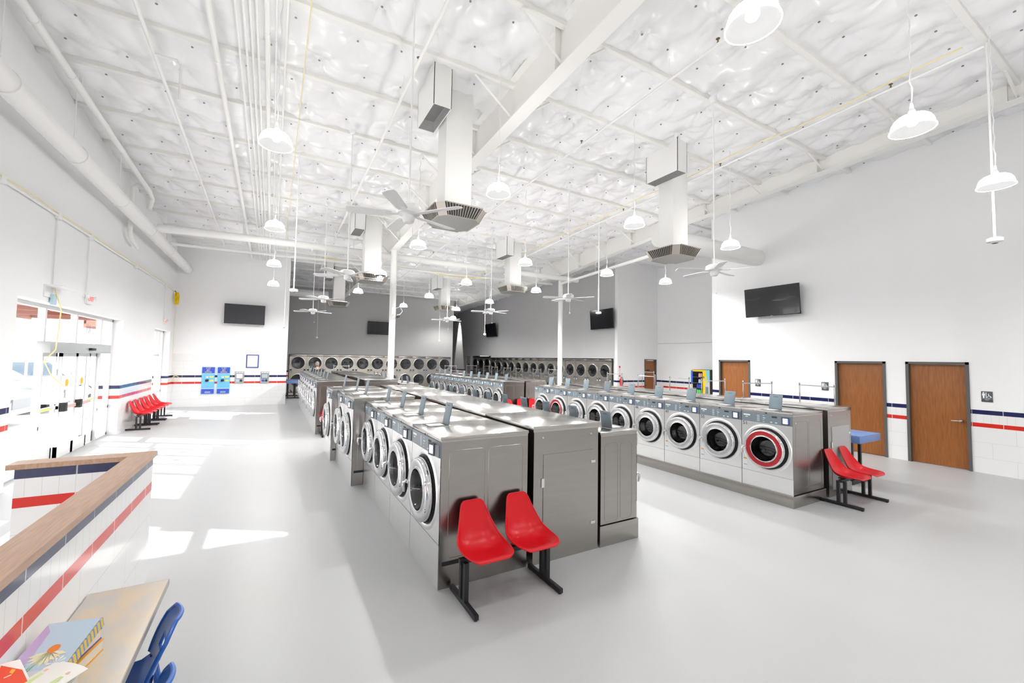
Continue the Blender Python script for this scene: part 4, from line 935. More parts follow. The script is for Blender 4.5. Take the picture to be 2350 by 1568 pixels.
for k in range(16): b.box(-.11, -.0225, .12 - k * .02, .11 - .03 * (k % 3), -.0218, .124 - k * .02)
b.box(-.12, -.0225, .17, .12, -.0218, .18); b.obj('printed_lines', mat('grey_print', (.5, .5, .58), .6), t)
tag(MB().box(-2.95, YW - .03, 2.97, -2.85, YW, 3.03, 0, bev=.006).obj('wall_sensor', PLASTW), 'small white sensor box on the white wall left of the television', 'sensor')

# ------------------------------------------------------------------ vending machine
t = thing('vending_machine', 'yellow and blue drinks vending machine with a black glass front', 'vending machine', (15.3, 10.28, 0))
YP = mat('vend_yellow', (.85, .62, .02), .35); BP = mat('vend_blue', (.02, .15, .6), .35); TP = mat('vend_teal', (.2, .55, .65), .35)
MB().box(0, 0, .04, .7, .83, 1.80, 0, bev=.01).obj('cabinet', BLACK, t)
fr = MB(); fr.box(-.01, .0, .75, .0, .83, 1.79, 0)
fr.box(-.012, .745, 1.2, -.009, .83, 1.76, 1).prism([(.0, 1.79), (.17, 1.79), (.10, 1.3), (.0, 1.28)], -.013, -.010, 'x', 2).prism([(.17, 1.3), (.0, 1.3), (.0, .76), (.22, .76)], -.0135, -.010, 'x', 3)
fr.box(-.013, .745, .76, -.0095, .83, 1.15, 3).obj('front_panel', [YP, BP, TP, mat('vend_silver', (.55, .56, .6), .4)], t)
MB().box(-.018, .305, .80, -.012, .745, 1.72).obj('glass_front', TVB, t)
MB().box(-.03, .06, .85, -.012, .17, 1.12, 0, bev=.003).obj('selection_keypad', PANEL_D, t)
MB().prism([(.22, 1.50), (.26, 1.55), (.28, 1.48), (.24, 1.44)], -.016, -.013, 'x').obj('badge', BP, t)
cols = [mat('can_pink', (.75, .35, .35), .3), mat('can_silver', (.5, .65, .72), .3), mat('can_blue', (.05, .08, .6), .3), mat('can_green', (.1, .7, .15), .3)]
for r_, z in enumerate((1.50, 1.26, 1.06, .84)):
    for k in range(2 if r_ < 2 else 3):
        b = MB(); b.lathe([(0, 0), (.03, 0), (.036, .01), (.036, .11), (.028, .13), (.012, .15), (.012, .16), (0, .16)], (-.045, .34 + .08 * k, z), n=12)
        o = b.obj('drink_bottle', cols[r_]); o.location = (15.3, 10.28, 0)
        tag(o, 'drink bottle in the vending machine, row %s from the top, %s from the right' % (ORD[r_] if r_ else 'first', ORD[k] if k else 'first'), 'bottle', 'bottles shown in the vending machine')
    MB().box(-.085, .31, z - .012, -.018, .74, z - .002).obj('shelf', mat('vend_shelf', (.2, .2, .2), .4), t)
t = thing('wall_rail', 'thin grey conduit rail across the recessed white wall', 'conduit'); MB().tube([(15.98, 13.38, 2.95), (15.98, 8.21, 2.92)], .012, 8).obj('rail', mat('rail_grey', (.6, .6, .62), .4), t)
# fire extinguisher and its sign
t = thing('fire_extinguisher', 'red fire extinguisher hanging on the far white wall', 'fire extinguisher', (13.56, 13.30, 1.0))
MB().lathe([(0, 0), (.055, .005), (.065, .03), (.065, .26), (.045, .31), (.02, .33), (.02, .35)], n=18).obj('cylinder', mat('extinguisher_red', (.6, .02, .02), .3), t)
MB().box(-.02, -.06, .34, .02, .03, .37).box(-.015, -.07, .375, .015, .03, .39).obj('valve_handle', BLACK, t); MB().tube([(.02, -.02, .35), (.07, -.03, .3), (.075, -.03, .1)], .01, 6).obj('hose', RUBBER, t); MB().box(-.02, .04, .1, .02, .09, .3).obj('bracket', BLACK, t)
t = thing('fire_sign', 'tall red and white fire extinguisher sign above the extinguisher', 'sign', (13.53, 13.39, 1.64)); MB().box(-.045, -.01, -.24, .045, 0, .24).obj('plate', WHITEINK, t)
b = MB(); b.box(-.045, -.012, .15, .045, -.01, .24).box(-.045, -.012, -.24, .045, -.01, -.17)
for k in range(4): b.box(-.02, -.012, .1 - k * .07, .02, -.01, .13 - k * .07)
b.obj('red_print', mat('sign_red', (.7, .03, .03), .4), t)
# restroom signs with pictograms
def rsign(y, z, lab):
    t = thing('restroom_sign', lab, 'sign', (12.35, y, z), -PI / 2, group='dark restroom signs')
    MB().box(-.075, -.012, -.105, .075, 0, .105, 0, bev=.006).obj('plate', mat('sign_slate', (.07, .085, .10), .45), t)
    b = MB(); f = -.0135
    b.lathe([(0, f), (.012, f), (.012, -.012)], (-.042, 0, .078), 'y', 14); b.prism([(-.06, .062), (-.024, .062), (-.022, .02), (-.030, .02), (-.031, -.03), (-.053, -.03), (-.054, .02), (-.062, .02)], f, -.012, 'y')
    b.box(-.014, f, -.035, -.004, -.012, .085)
    b.lathe([(0, f), (.008, f), (.008, -.012)], (.022, 0, .052), 'y', 12); b.prism([(.018, .042), (.028, .042), (.032, .02), (.048, .018), (.066, -.018), (.058, -.02), (.044, .008), (.02, .008)], f, -.012, 'y')
    b.lathe([(.024, f), (.018, f), (.018, -.012), (.024, -.012)], (.026, 0, -.008), 'y', 20, close=True)
    b.box(-.065, f, -.045, .065, -.012, -.043); b.obj('pictogram', WHITEINK, t)
    text('MEN', .026, 'lettering', WHITEINK, t, facing('-y', (0, -.0125, -.062)), .0008)
rsign(2.445, 1.505, 'dark restroom sign right of the nearest brown door'); rsign(5.15, 1.535, 'dark restroom sign left of the second brown door'); rsign(6.8, 1.53, 'dark restroom sign right of the third brown door')

# ------------------------------------------------------------------ storefront frames, automatic doors
XF = -3.6
def bar(b, y0, z0, y1, z1, d=.05): b.box(XF - d, y0, z0, XF + d, y1, z1)
def storefront(n, y0, y1, mull, rails, lab, skip=()):
    p = thing('window_%d' % n, lab, 'window'); del p['category']; p['kind'] = 'structure'
    b = MB(); bar(b, y0, 0, y0 + .06, 2.89); bar(b, y1 - .06, 0, y1, 2.89); bar(b, y0, 2.83, y1, 2.89)
    for y in mull: bar(b, y - .03, 0, y + .03, 2.83)
    for (a, c_, z) in rails: bar(b, a, z - .03, c_, z + .03)
    b.obj('window_frame', FRAME, p)
    ys = [y0] + list(mull) + [y1]
    for i, (a, c_) in enumerate(zip(ys, ys[1:])):
        if i in skip: MB().box(XF - .004, a + .03, 2.16, XF + .004, c_ - .03, 2.83).obj('window_pane', GLASS, p)
        else: MB().box(XF - .004, a + .03, .03, XF + .004, c_ - .03, 2.83).obj('window_pane', GLASS, p)
    return p
storefront(1, 8.8, 13.81, [10.3, 13.05], [(8.8, 10.3, .70), (13.05, 13.81, .72), (10.3, 13.05, 2.13), (8.8, 10.3, .05), (13.05, 13.81, .05)], 'aluminium storefront window with the entrance doors', skip=(1,))
storefront(2, 4.0, 7.98, [5.4, 6.8], [(4, 7.98, .7), (4, 7.98, 2.13)], 'storefront window behind the partition')
storefront(3, 16.98, 19.3, [18.75], [(16.98, 18.75, .42), (18.75, 19.3, .7), (16.98, 18.75, 2.0)], 'second storefront window with a narrow door')
storefront(4, -4.5, 1.0, [-2.7, -.9], [(-4.5, 1, .7), (-4.5, 1, 2.13)], 'unseen storefront window added beside the photographer for fill light')  # unseen window, added to let in fill light
tr = MB(); bar(tr, 11.62, 2.16, 11.68, 2.83); tr.obj('transom_mullion', FRAME, bpy.data.objects['window_1'])
p = thing('door_6', 'automatic sliding entrance doors', 'door'); del p['category']; p['kind'] = 'structure'
def leaf(y0, y1, x, name):
    b = MB(); b.box(x - .022, y0, .01, x + .022, y0 + .055, 2.05).box(x - .022, y1 - .055, .01, x + .022, y1, 2.05).box(x - .022, y0, 1.97, x + .022, y1, 2.05).box(x - .022, y0, .01, x + .022, y1, .24).box(x - .02, y0, .96, x + .02, y1, 1.02)
    o = b.obj(name, FRAME, p); MB().box(x - .003, y0 + .05, .23, x + .003, y1 - .05, 1.98).obj('glass_pane', GLASS, o)
    return o
l1 = leaf(10.33, 11.0, -3.62, 'fixed_leaf'); l2 = leaf(11.0, 11.72, -3.56, 'sliding_leaf'); l3 = leaf(11.72, 12.44, -3.56, 'sliding_leaf'); l4 = leaf(12.40, 13.03, -3.62, 'fixed_leaf')
for l_, y0 in ((l2, 11.0), (l3, 11.72)):
    MB().box(-3.535, y0 + .03, .95, -3.50, y0 + .68, 1.02, 0).box(-3.54, y0 + .02, .91, -3.45, y0 + .14, 1.08, 1, bev=.01).obj('push_bar', [mat('pinkish_bar', (.62, .42, .38), .4), BLACK], l_)
    MB().lathe([(0, 0), (.075, 0), (.075, .003), (0, .003)], (-3.553, y0 + .34, 1.45), 'x', 24).obj('round_sticker', mat('sticker_amber', (.85, .45, .02), .5), l_)
for l_, y0 in ((l1, 10.38), (l4, 12.48)): MB().box(-3.60, y0, .975, -3.598, y0 + .45, 1.005).obj('yellow_strip', YEL, l_)
MB().box(-3.56, 10.05, 2.04, -3.38, 13.1, 2.24, 0, bev=.004).obj('door_operator', mat('anodised_header', (.50, .53, .53), .35, .3), p)
MB().box(-3.38, 11.75, 2.10, -3.33, 12.0, 2.15, 0, bev=.004).obj('motion_sensor', BLACK, p)
t = thing('window_decal', 'small window decal of three dark bars above the doors', 'decal'); b = MB()
for k in range(3): b.box(-3.592, 12.28 + k * .09, 2.48, -3.59, 12.31 + k * .09, 2.68)
b.obj('decal_bars', mat('decal_grey', (.3, .3, .33), .6), t)
# entrance canopies, pavement, hill and parked vehicles outside
CANB = mat('canopy_brown', (.36, .12, .08), .6)
for i, (a, c_) in enumerate(((8.6, 13.62), (16.8, 19.22), (3.8, 7.82), (-4.7, .9))):
    t = thing('door_canopy', 'red-brown entrance canopy outside, ' + ('over the automatic doors', 'over the second window', 'over the window behind the partition', 'over the added unseen window beside the photographer')[i], 'canopy', group='canopies along the storefront')
    b = MB().box(-4.98, a, 2.92, -3.8, c_, 3.05); b.obj('canopy_deck', CANB, t); r = MB()
    for k in range(5): r.box(-4.98, a + (c_ - a) * k / 4 - .03, 2.84, -3.8, a + (c_ - a) * k / 4 + .03, 2.92)
    r.box(-4.99, a, 2.80, -4.93, c_, 3.06); r.obj('canopy_rib', CANB, t)
struct(MB().box(-60, -40, -.3, -3.8, 90, -.02).obj('ground', CONC), 'pale concrete parking lot')
b = MB(); P = []
for i in range(40):
    row = []
    for j in range(10):
        y = -60 + 6 * i; h = (6 + 2.2 * math.sin(y * .06) + 1.2 * math.sin(y * .17)) * math.sin(PI * .5 * j / 9)
        row.append((-70 - 6 * j, y, -.5 + h))
    P.append(row)
b.grid(P); struct(b.obj('hill', noise_mix('hill_scrub', (.45, .47, .42), (.55, .54, .5), (1, 1, 1), 1.2, .9)), 'low distant hillside')
def car(x, y, lab, body, L=4.8, Hh=1.75, blue=False):
    """nose toward +X"""
    t = thing('parked_car', lab, 'car', (x, y, -.02), group='vehicles parked outside')
    W = .92
    low = [(-L, .35), (-L, .95), (-L + .15, 1.05), (-1.3, 1.08), (-.15, .95), (0, .7), (0, .35)]
    b = MB(); n = len(low); sec = []
    for yy, ins, dz in ((-W, .06, 0), (-W + .05, 0, 0), (W - .05, 0, 0), (W, .06, 0)):
        sec.append([(px - (ins if px > -L / 2 else -ins), yy, pz - ins * .4) for px, pz in low] )
    for a_, c_ in zip(sec, sec[1:]):
        o = len(b.v); b.v += a_ + c_
        for i in range(n): b.f.append([o + i, o + (i + 1) % n, o + n + (i + 1) % n, o + n + i]); b.m.append(0); b.sm.append(False)
    b.add(sec[0], [tuple(range(n))]); b.add(sec[3], [tuple(range(n))[::-1]]); b.obj('body', body, t)
    cab = [(-L + .25, 1.04), (-L + .5, Hh - .05), (-L + .7, Hh), (-2.1, Hh), (-1.9, Hh - .04), (-1.25, 1.06)]
    c1 = MB(); c1.prism(cab, -.72, .72, 'y'); c1.obj('cabin', body, t)
    g = MB(); g.prism([(-L + .6, 1.1), (-L + .75, Hh - .12), (-2.75, Hh - .12), (-2.75, 1.1)], -.735, .735, 'y').prism([(-2.65, 1.1), (-2.65, Hh - .12), (-2.05, Hh - .12), (-1.55, 1.1)], -.735, .735, 'y')
    g.add([(-1.88, -.65, Hh - .08), (-1.88, .65, Hh - .08), (-1.27, .68, 1.1), (-1.27, -.68, 1.1)], [(0, 1, 2, 3)]); g.obj('car_window', mat('tinted_car_glass', (.12, .17, .22), .08), t)
    for px in (-.9, -L + .9):
        for s_ in (-1, 1):
            w_ = MB(); w_.lathe([(0, s_ * .78), (.2, s_ * .78), (.22, s_ * .9), (.34, s_ * .93), (.36, s_ * .88), (.36, s_ * .72), (0, s_ * .7)], (px, 0, .38), 'y', 24, 0); w_.lathe([(0, s_ * .88), (.19, s_ * .86), (.21, s_ * .91)], (px, 0, .38), 'y', 10, 1); w_.obj('wheel', [RUBBER, CHROME_R], t)
    MB().box(-.02, -.55, .5, .03, .55, .78).obj('grille', PANEL_D, t); 
    for s_ in (-1, 1): MB().box(-.12, s_ * .6, .68, .02, s_ * .88, .82, 0, bev=.02).obj('headlight', CHROME, t)
    if blue: MB().box(-L + .05, -W - .012, .62, -.6, -W + .002, .86).obj('side_stripe', mat('stripe_blue', (.1, .25, .6), .4), t)
WC_ = mat('car_white', (.8, .8, .8), .25, coat=.5)
car(-6.0, 16.4, 'white sport utility vehicle parked outside the left window pane', WC_)
car(-6.2, 20.2, 'white car with a blue stripe parked outside the doors', WC_, Hh=1.55, blue=True)
car(-6.0, 24.6, 'silver car parked farthest along outside the doors', mat('car_silver', (.5, .52, .55), .25, .4))

# ------------------------------------------------------------------ low tiled partition with oak cap
t = thing('partition_wall', 'low L-shaped tiled partition with an oak cap in the left foreground', 'partition')
MB().box(-1.04, .2, 0, -.92, 4.89, 1.12).obj('tiled_face', PART_Y, t); MB().box(-1.76, 4.77, 0, -1.039, 4.889, 1.12).obj('tiled_return', PART_X, t)
b = MB().prism([(-1.065, .15), (-.895, .15), (-.895, 4.915), (-1.065, 4.735)], 1.12, 1.16, 'z'); b.obj('oak_cap', CAPW, t)
b = MB().prism([(-.897, 4.915), (-1.80, 4.915), (-1.80, 4.737), (-1.067, 4.737)], 1.12, 1.16, 'z'); b.obj('oak_cap', CAPW, t)
# narrow children's table with books, blue chairs
t = thing('wall_table', 'narrow low table with a mottled stone-look top against the partition', 'table')
MB().box(-.915, .9, .56, -.53, 3.43, .60, 0, bev=.004).obj('tabletop', TABLEW, t)
EDGE = mat('table_edge', (.42, .40, .36), .4); MB().box(-.531, .9, .562, -.526, 3.43, .598).box(-.915, 3.429, .562, -.53, 3.434, .598).obj('edge_band', EDGE, t)
for y in (3.2, 2.0): MB().box(-.91, y - .02, .3, -.88, y + .02, .56).box(-.9, y - .02, .53, -.6, y + .02, .56).tube([(-.89, y, .32), (-.62, y, .54)], .012, 6).obj('wall_bracket', BLACK, t)
MB().box(-.6, 1.0, 0, -.55, 1.05, .56).obj('leg', BLACK, t)
def book(cx, cy, z, w, l, th, rz, name, lab, cover, art=None, spine=None):
    t = thing(name, lab, 'book', (cx, cy, z), rz, group='children books stacked on the narrow table')
    MB().box(-w / 2 + .004, -l / 2 + .004, .004, w / 2 - .004, l / 2 - .004, th - .004).obj('pages', mat('book_pages', (.75, .70, .6), .7), t)
    MB().box(-w / 2, -l / 2, 0, w / 2, l / 2, .004).box(-w / 2, -l / 2, th - .004, w / 2, l / 2, th).obj('cover', cover, t)
    if spine: MB().box(w / 2 - .004, -l / 2, 0, w / 2 + .003, l / 2, th).obj('spine', spine, t)
    return t
STRIPE = mat('striped_spine', (.8, .6, .1), .5)
nt, N, L_ = nodes(STRIPE); g = N.new('ShaderNodeTexCoord'); wv = N.new('ShaderNodeTexWave'); wv.bands_direction = 'Y'; wv.inputs['Scale'].default_value = 14
rp = N.new('ShaderNodeValToRGB'); rp.color_ramp.interpolation = 'CONSTANT'; el = rp.color_ramp.elements; el[0].color = (.85, .6, .02, 1); el[1].position = .3; el[1].color = (.8, .78, .7, 1)
for pos, c_ in ((.5, (.5, .05, .2, 1)), (.7, (.8, .65, .1, 1)), (.85, (.1, .35, .6, 1))): e_ = el.new(pos); e_.color = c_
L_.new(g.outputs['Object'], wv.inputs['Vector']); L_.new(wv.outputs['Fac'], rp.inputs['Fac']); L_.new(rp.outputs[0], N['Principled BSDF'].inputs['Base Color'])
PURP = mat('purple_cover', (.3, .08, .3), .4); ORNG = mat('orange_cover', (.8, .36, .02), .4); BLUC = mat('pale_blue_cover', (.52, .66, .78), .35); VIOL = mat('violet_edge', (.1, .08, .4), .4)
BKX, BKY, BR = -.80, 2.58, math.radians(-14)
book(BKX + .005, BKY + .08, .60, .19, .27, .055, BR, 'picture_book', 'orange picture book at the bottom of the pile', ORNG)
book(BKX - .003, BKY + .09, .656, .185, .26, .05, BR - .02, 'picture_book', 'purple-covered picture book in the middle of the pile', VIOL)
t = book(BKX, BKY, .70, .205, .335, .045, BR, 'picture_book', 'pale blue picture book with an orange coneflower, top of the pile', BLUC, spine=STRIPE); t.rotation_euler = (math.radians(16), 0, BR)
b = MB(); z = .0455
b.add([(-.102, -.167, z), (-.06, -.167, z), (-.055, 0, z), (-.068, .12, z), (-.102, .16, z)], [(0, 1, 2, 3, 4)]); b.obj('purple_flowers', mat('lilac_print', (.55, .42, .68), .5), t)
b = MB()
for k in range(9):
    a = math.radians(195 + k * 19); c0 = Vector((-.0, .01, z + .0004)); d = Vector((math.cos(a), math.sin(a), 0)); q = Vector((-d.y, d.x, 0))
    b.add([c0 + q * .004, c0 + d * .045 + q * .009, c0 + d * .07, c0 + d * .045 - q * .009, c0 - q * .004], [(0, 1, 2, 3, 4)])
b.obj('flower_petal', mat('cream_print', (.85, .8, .55), .5), t)
MB().lathe([(0, z + .0012), (.02, z + .001), (.021, z)], (.005, .025, 0), n=18).obj('flower_centre', mat('orange_flower', (.85, .25, .05), .5), t)
MB().tube([(0, -.0, z + .0004), (-.02, -.05, z + .0004), (-.03, -.11, z + .0004)], .002, 4).prism([(-.06, -.11), (-.05, -.04), (-.042, -.09), (-.03, -.05), (-.035, -.11)], z, z + .0008, 'z').obj('flower_stem', mat('green_print', (.15, .4, .2), .5), t)
b = MB()
for k in range(10):
    a = 2 * PI * k / 10; c0 = Vector((.055, -.05, z + .0004)); d = Vector((math.cos(a), math.sin(a), 0)); q = Vector((-d.y, d.x, 0)); b.add([c0, c0 + d * .03 + q * .005, c0 + d * .036, c0 + d * .03 - q * .005], [(0, 1, 2, 3)])
b.obj('daisy_petal', mat('white_petal', (.85, .87, .9), .5), t)
MB().box(-.06, -.165, z, .1, -.075, z + .0008, 0).box(.03, -.15, z + .0008, .06, -.12, z + .001, 1).box(.068, -.15, z + .0008, .088, -.12, z + .001, 1).obj('price_label', [mat('label_grey', (.7, .7, .72), .5), mat('barcode_grey', (.3, .28, .3), .6)], t)
# leaflets in front, on a second pile
book(-.78, 2.17, .60, .25, .34, .165, math.radians(-10), 'activity_book', 'thick white activity book at the near end of the narrow table', mat('offwhite_cover', (.8, .78, .72), .5))
def leaflet(cx, cy, z, rz, w, l, parts, lab, base):
    t = thing('leaflet', lab, 'leaflet', (cx, cy, z), rz, group='loose leaflets on the narrow table')
    P = [[(-w / 2 + w * i / 8, -l / 2 + l * j / 8, .012 * math.sin(PI * i / 8) * (j / 8) + .001) for j in range(9)] for i in range(9)]
    b = MB(); b.grid(P); b.grid([[(q[0], q[1], q[2] - .0015) for q in r] for r in P], flip=True); b.obj('sheet', base, t)
    for (poly, m_, nm) in parts:
        b = MB(); vs = [(x * w / 2, y * l / 2, .012 * math.sin(PI * (x + 1) / 2) * ((y + 1) / 2) + .0028) for x, y in poly]; b.add(vs, [tuple(range(len(vs)))]); b.obj(nm, m_, t)
RP = mat('leaflet_red', (.8, .07, .02), .4); OP = mat('leaflet_orange', (.95, .45, .02), .4); GP = mat('leaflet_green', (.62, .75, .35), .5)
leaflet(-.86, 2.33, .785, math.radians(28), .15, .30, [([(-.7, -.95), (.9, -.95), (.9, .35), (.3, .9), (-.1, .2), (-.7, -.2)], RP, 'red_print'), ([(-.6, -.5), (-.5, -.62), (.7, .45), (.6, .55)], OP, 'orange_stripe'), ([(-.3, -.8), (.5, -.2), (.5, -.35), (-.3, -.92)], WHITEINK, 'white_lettering')], 'red and white leaflet on the near pile', mat('offwhite_paper', (.85, .83, .78), .5))
leaflet(-.74, 2.26, .785, math.radians(-38), .17, .24, [([(-.8, -.8), (.75, -.8), (.6, .5), (-.7, .5)], GP, 'green_print'), ([(-.8, .6), (.6, .6), (.6, .7), (-.8, .7)], mat('peach_print', (.9, .5, .35), .5), 'peach_stripe')], 'green and white leaflet beside the red one', mat('offwhite_paper'))
# blue moulded child chairs
def make_kid():
    t = thing('child_chair', '', 'chair', group='blue moulded child chairs')
    # local: seat faces -X, back at +X ; seat height .33
    P = []; prof = [(-.17, .30), (-.16, .325), (-.10, .33), (0, .32), (.08, .322), (.125, .345), (.145, .38)]
    for (x, z) in prof:
        P.append([(x, -.16 + .32 * j / 10, z + .012 * abs(-1 + 2 * j / 10) ** 3) for j in range(11)])
    b = MB(); b.grid(P); b.grid([[(q[0], q[1], q[2] - .01) for q in r] for r in P], flip=True); b.obj('seat', BLUEP, t)
    bk = MB(); rows = []
    for k in range(13):
        f = k / 12; z = .37 + f * .25; x = .145 + .055 * f + .045 * f * f; w_ = .155 + .02 * math.sin(PI * f) - .06 * max(0, f - .75) / .25
        rows.append([(x + .035 * (abs(u) ** 2) * -1 * (1 - .3 * f), u * w_, z) for u in [-1 + 2 * j / 14 for j in range(15)]])
    # leave the hand hole open (rows 6-8, centre columns)
    for th, fl in ((0, False), (.012, True)):
        o = len(bk.v); bk.v += [(p[0] + th, p[1], p[2]) for r in rows for p in r]
        for i in range(12):
            for j in range(14):
                if 3 <= i <= 5 and 4 <= j <= 9: continue
                q = [o + i * 15 + j, o + i * 15 + j + 1, o + (i + 1) * 15 + j + 1, o + (i + 1) * 15 + j]
                bk.f.append(q[::-1] if fl else q); bk.m.append(0); bk.sm.append(True)
    edge = [rows[i][0] for i in range(13)] + rows[12][1:] + [rows[i][14] for i in range(11, -1, -1)]
    bk.tube([(p[0] + .006, p[1], p[2]) for p in edge], .011, 8)
    hole = [rows[3][j] for j in range(4, 11)] + [rows[i][10] for i in (4, 5, 6)] + [rows[6][j] for j in range(9, 3, -1)] + [rows[i][4] for i in (5, 4)]
    bk.tube([(p[0] + .006, p[1], p[2]) for p in hole], .008, 8, closed=True)
    bk.obj('backrest', BLUEP, t)
    for sy in (-1, 1):
        MB().tube([(-.15, sy * .14, .32), (-.17, sy * .165, .0)], [.014, .02], 8).obj('leg', BLUEP, t); MB().tube([(.13, sy * .14, .36), (.19, sy * .165, .0)], [.016, .022], 8).obj('leg', BLUEP, t)
    return t
KC = Proto(make_kid)
KC((-.635, 2.90, 0), math.radians(8), 'blue moulded child chair, farther of the two at the narrow table')
KC((-.585, 2.38, 0), math.radians(-4), 'blue moulded child chair, nearer one at the bottom edge')

# ------------------------------------------------------------------ the person beyond the rear machines
def skinned(name, joints, bones, m, parent, root=0, sub=2):
    me = bpy.data.meshes.new(name); me.from_pydata([j[0] for j in joints], bones, []); o = bpy.data.objects.new(name, me); C.objects.link(o); o.parent = parent
    sk = o.modifiers.new('skin', 'SKIN'); me_sv = me.skin_vertices
    if not me_sv:
        bm = bmesh.new(); bm.from_mesh(me); bm.verts.layers.skin.verify(); bm.to_mesh(me); bm.free()
    for i, j in enumerate(joints):
        r = j[1]; me.skin_vertices[0].data[i].radius = (r if isinstance(r, tuple) else (r, r)); me.skin_vertices[0].data[i].use_root = (i == root)
    o.modifiers.new('sub', 'SUBSURF').levels = sub; o.modifiers['sub'].render_levels = sub
    sk.use_smooth_shade = True; me.materials.append(m); return o
pr = thing('person', 'bald man with glasses in a black jacket and grey shirt behind the rear left washers', 'person', (1.83, 20.5, 0), PI + .15)
SKIN = mat('skin', (.62, .33, .23), .5)
S_ = 1.84 / 1.84
J = [((0, 0, .98), (.15, .11)), ((0, 0, 1.20), (.15, .11)), ((0, .0, 1.42), (.17, .11)), ((0, 0, 1.53), (.065, .06)), ((0, -.01, 1.60), (.06, .06)),
     ((.19, 0, 1.45), .06), ((.25, .0, 1.18), .045), ((.24, -.1, .95), .035), ((-.19, 0, 1.45), .06), ((-.25, 0, 1.18), .045), ((-.24, -.1, .95), .035),
     ((.10, 0, .88), .09), ((.11, 0, .48), .06), ((.11, .02, .08), .04), ((.11, -.13, .05), .035), ((-.10, 0, .88), .09), ((-.11, 0, .48), .06), ((-.11, .02, .08), .04), ((-.11, -.13, .05), .035)]
B = [(0, 1), (1, 2), (2, 3), (3, 4), (2, 5), (5, 6), (6, 7), (2, 8), (8, 9), (9, 10), (0, 11), (11, 12), (12, 13), (13, 14), (0, 15), (15, 16), (16, 17), (17, 18)]
skinned('body', J, B, SKIN, pr)
# head: sculpted lathe-like ellipsoid with brow, nose, jaw (part of the same figure)
hb = MB(); rows = []
for i in range(17):
    th = PI * i / 16; z = math.cos(th) * .122; r = math.sin(th)
    row = []
    for j in range(24):
        a = 2 * PI * j / 24; x = math.sin(a) * r * (.078 - .018 * max(0, -z / .12)); y = -math.cos(a) * r * (.098 - .012 * max(0, -z / .12))
        fr_ = max(0, math.cos(a)) ** 6 * r
        y -= fr_ * (.022 * math.exp(-((z + .012) / .022) ** 2) + .006 * math.exp(-((z - .03) / .012) ** 2) + .010 * math.exp(-((z + .085) / .02) ** 2) + .006 * math.exp(-((z + .052) / .01) ** 2))
        row.append((x, y - .01, 1.715 + z))
    rows.append(row + [row[0]])
hb.grid(rows); hb.obj('head', SKIN, pr)
for s_ in (-1, 1):
    MB().lathe([(0, -.012), (.012, -.008), (.014, 0), (0, .008)], (s_ * .03, -.092, 1.722), 'y', 10).obj('eye', WHITEINK, pr)
    MB().lathe([(0, -.01), (.02, -.006), (.026, .006), (.02, .012), (0, .01)], (s_ * .078, -.005, 1.71), 'x', 12).obj('ear', SKIN, pr)
g = MB()
for s_ in (-1, 1): g.tube([(s_ * .033 + .024 * math.cos(a), -.118, 1.725 + .018 * math.sin(a)) for a in np.arange(0, 6.28, .5)], .003, 5, closed=True).tube([(s_ * .055, -.115, 1.73), (s_ * .08, -.02, 1.73)], .0025, 5)
g.tube([(-.01, -.119, 1.73), (.01, -.119, 1.73)], .003, 5); g.obj('glasses', BLACK, pr)
MB().box(-.022, -.112, 1.66, .022, -.104, 1.665).obj('mouth', mat('lips', (.4, .12, .1), .5), pr)
hr = MB(); rows = []
for i in range(5):
    z = -.05 + .03 * i; rows.append([(math.sin(a) * (.083 - .0 * i) * math.cos(z * 3), .0 - math.cos(a) * .102 * math.cos(z * 3) - .006, 1.72 + z) for a in np.linspace(PI * .48, PI * 1.52, 14)])
hr.grid(rows); hr.obj('hair', mat('grey_hair', (.35, .33, .32), .8), pr)
JK = mat('black_jacket', (.02, .022, .03), .7)
skinned('jacket', [((0, .01, .90), (.19, .14)), ((0, .01, 1.15), (.18, .135)), ((0, .02, 1.43), (.19, .13)), ((.21, .01, 1.45), .085), ((.27, .01, 1.18), .065), ((.255, -.09, .99), .052), ((-.21, .01, 1.45), .085), ((-.27, .01, 1.18), .065), ((-.255, -.09, .99), .052)],
        [(0, 1), (1, 2), (2, 3), (3, 4), (4, 5), (2, 6), (6, 7), (7, 8)], JK, pr)
MB().prism([(-.05, 1.0), (.05, 1.0), (.06, 1.45), (.03, 1.53), (-.03, 1.53), (-.06, 1.45)], -.165, -.11, 'y').obj('shirt', mat('grey_shirt', (.42, .44, .48), .7), pr)
MB().prism([(-.07, 1.40), (.0, 1.36), (.02, 1.5), (.035, 1.56), (-.035, 1.56), (-.055, 1.5)], -.135, -.06, 'y').obj('collar', mat('red_collar', (.6, .05, .08), .7), pr)
skinned('trousers', [((0, 0, .95), (.165, .12)), ((.10, 0, .85), .105), ((.11, 0, .48), .078), ((.11, .02, .10), .06), ((-.10, 0, .85), .105), ((-.11, 0, .48), .078), ((-.11, .02, .10), .06)], [(0, 1), (1, 2), (2, 3), (0, 4), (4, 5), (5, 6)], mat('dark_trousers', (.03, .035, .06), .8), pr)
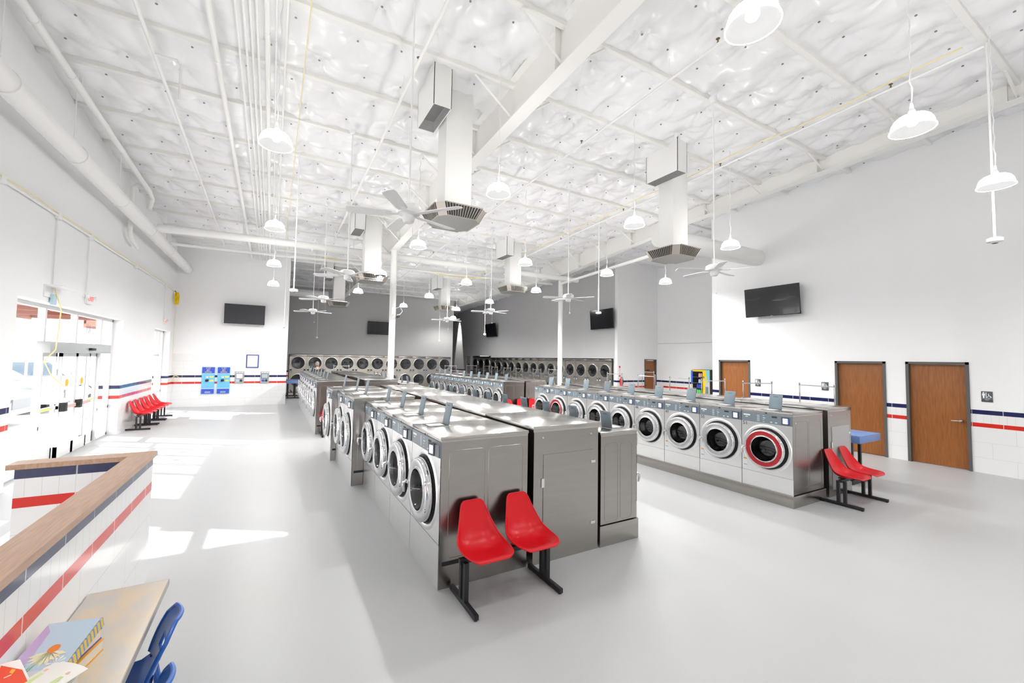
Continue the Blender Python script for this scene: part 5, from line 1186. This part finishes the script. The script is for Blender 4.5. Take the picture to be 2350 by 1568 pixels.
# little red stool-free extras: white spot lamp grazing the far wall
sp = bpy.data.lights.new('wall_spot', 'SPOT'); sp.energy = 1500; sp.spot_size = math.radians(34); sp.spot_blend = .5; sp.color = (1, .97, .92); sp.shadow_soft_size = .03
so = bpy.data.objects.new('wall_spot', sp); C.objects.link(so); so.location = (13.12, 31.0, 5.6); so.rotation_euler = (0, math.radians(-9), 0)
t = thing('wall_downlight', 'small downlight washing the far end of the grey wall', 'lamp'); MB().lathe([(.05, 0), (.055, .1), (.03, .12), (0, .12)], (13.12, 31.0, 5.62), n=14).cyl((13.12, 31, 5.72), (13.12, 31, CZ(31)), .01, 6).obj('can', WHITE, t)

# ------------------------------------------------------------------ daylight
wl = bpy.data.worlds.new('World'); SC.world = wl; wl.use_nodes = True; bg = wl.node_tree.nodes['Background']; bg.inputs[0].default_value = (.90, .95, 1, 1); bg.inputs[1].default_value = 2.7
sun = bpy.data.lights.new('sun', 'SUN'); sun.energy = 10; sun.angle = math.radians(.6); sun.color = (1, .97, .93)
so = bpy.data.objects.new('sun', sun); C.objects.link(so); dv = Vector((1, -.62, -.72)); so.rotation_euler = dv.to_track_quat('-Z', 'Y').to_euler()

# ------------------------------------------------------------------ camera
f, yaw, pitch, roll, Hc, cx, cy = 941.1487, .5051, .0496, .018, 2.0642, 1146.05, 778.74
fw = Vector((math.sin(yaw) * math.cos(pitch), math.cos(yaw) * math.cos(pitch), math.sin(pitch))); rt = Vector((math.cos(yaw), -math.sin(yaw), 0)); dn = fw.cross(rt)
R0 = rt * math.cos(roll) - dn * math.sin(roll); R1 = rt * math.sin(roll) + dn * math.cos(roll)
cd = bpy.data.cameras.new('camera'); co = bpy.data.objects.new('camera', cd); C.objects.link(co)
M = Matrix([[R0[i], -R1[i], -fw[i]] for i in range(3)]).to_4x4(); M.translation = (0, 0, Hc); co.matrix_world = M
cd.sensor_fit = 'HORIZONTAL'; cd.sensor_width = 36; cd.lens = f / 2350 * 36; cd.shift_x = (1175 - cx) / 2350; cd.shift_y = (cy - 784) / 2350; cd.clip_start = .05; cd.clip_end = 400
SC.camera = co
vs = SC.view_settings; vs.view_transform = 'Standard'; vs.look = 'None'; vs.gamma = 1; vs.use_curve_mapping = False; vs.exposure = 0.5
SC.cycles.max_bounces = 8; SC.cycles.diffuse_bounces = 5; SC.cycles.transparent_max_bounces = 12; SC.cycles.caustics_reflective = False; SC.cycles.caustics_refractive = False; SC.cycles.sample_clamp_indirect = 6
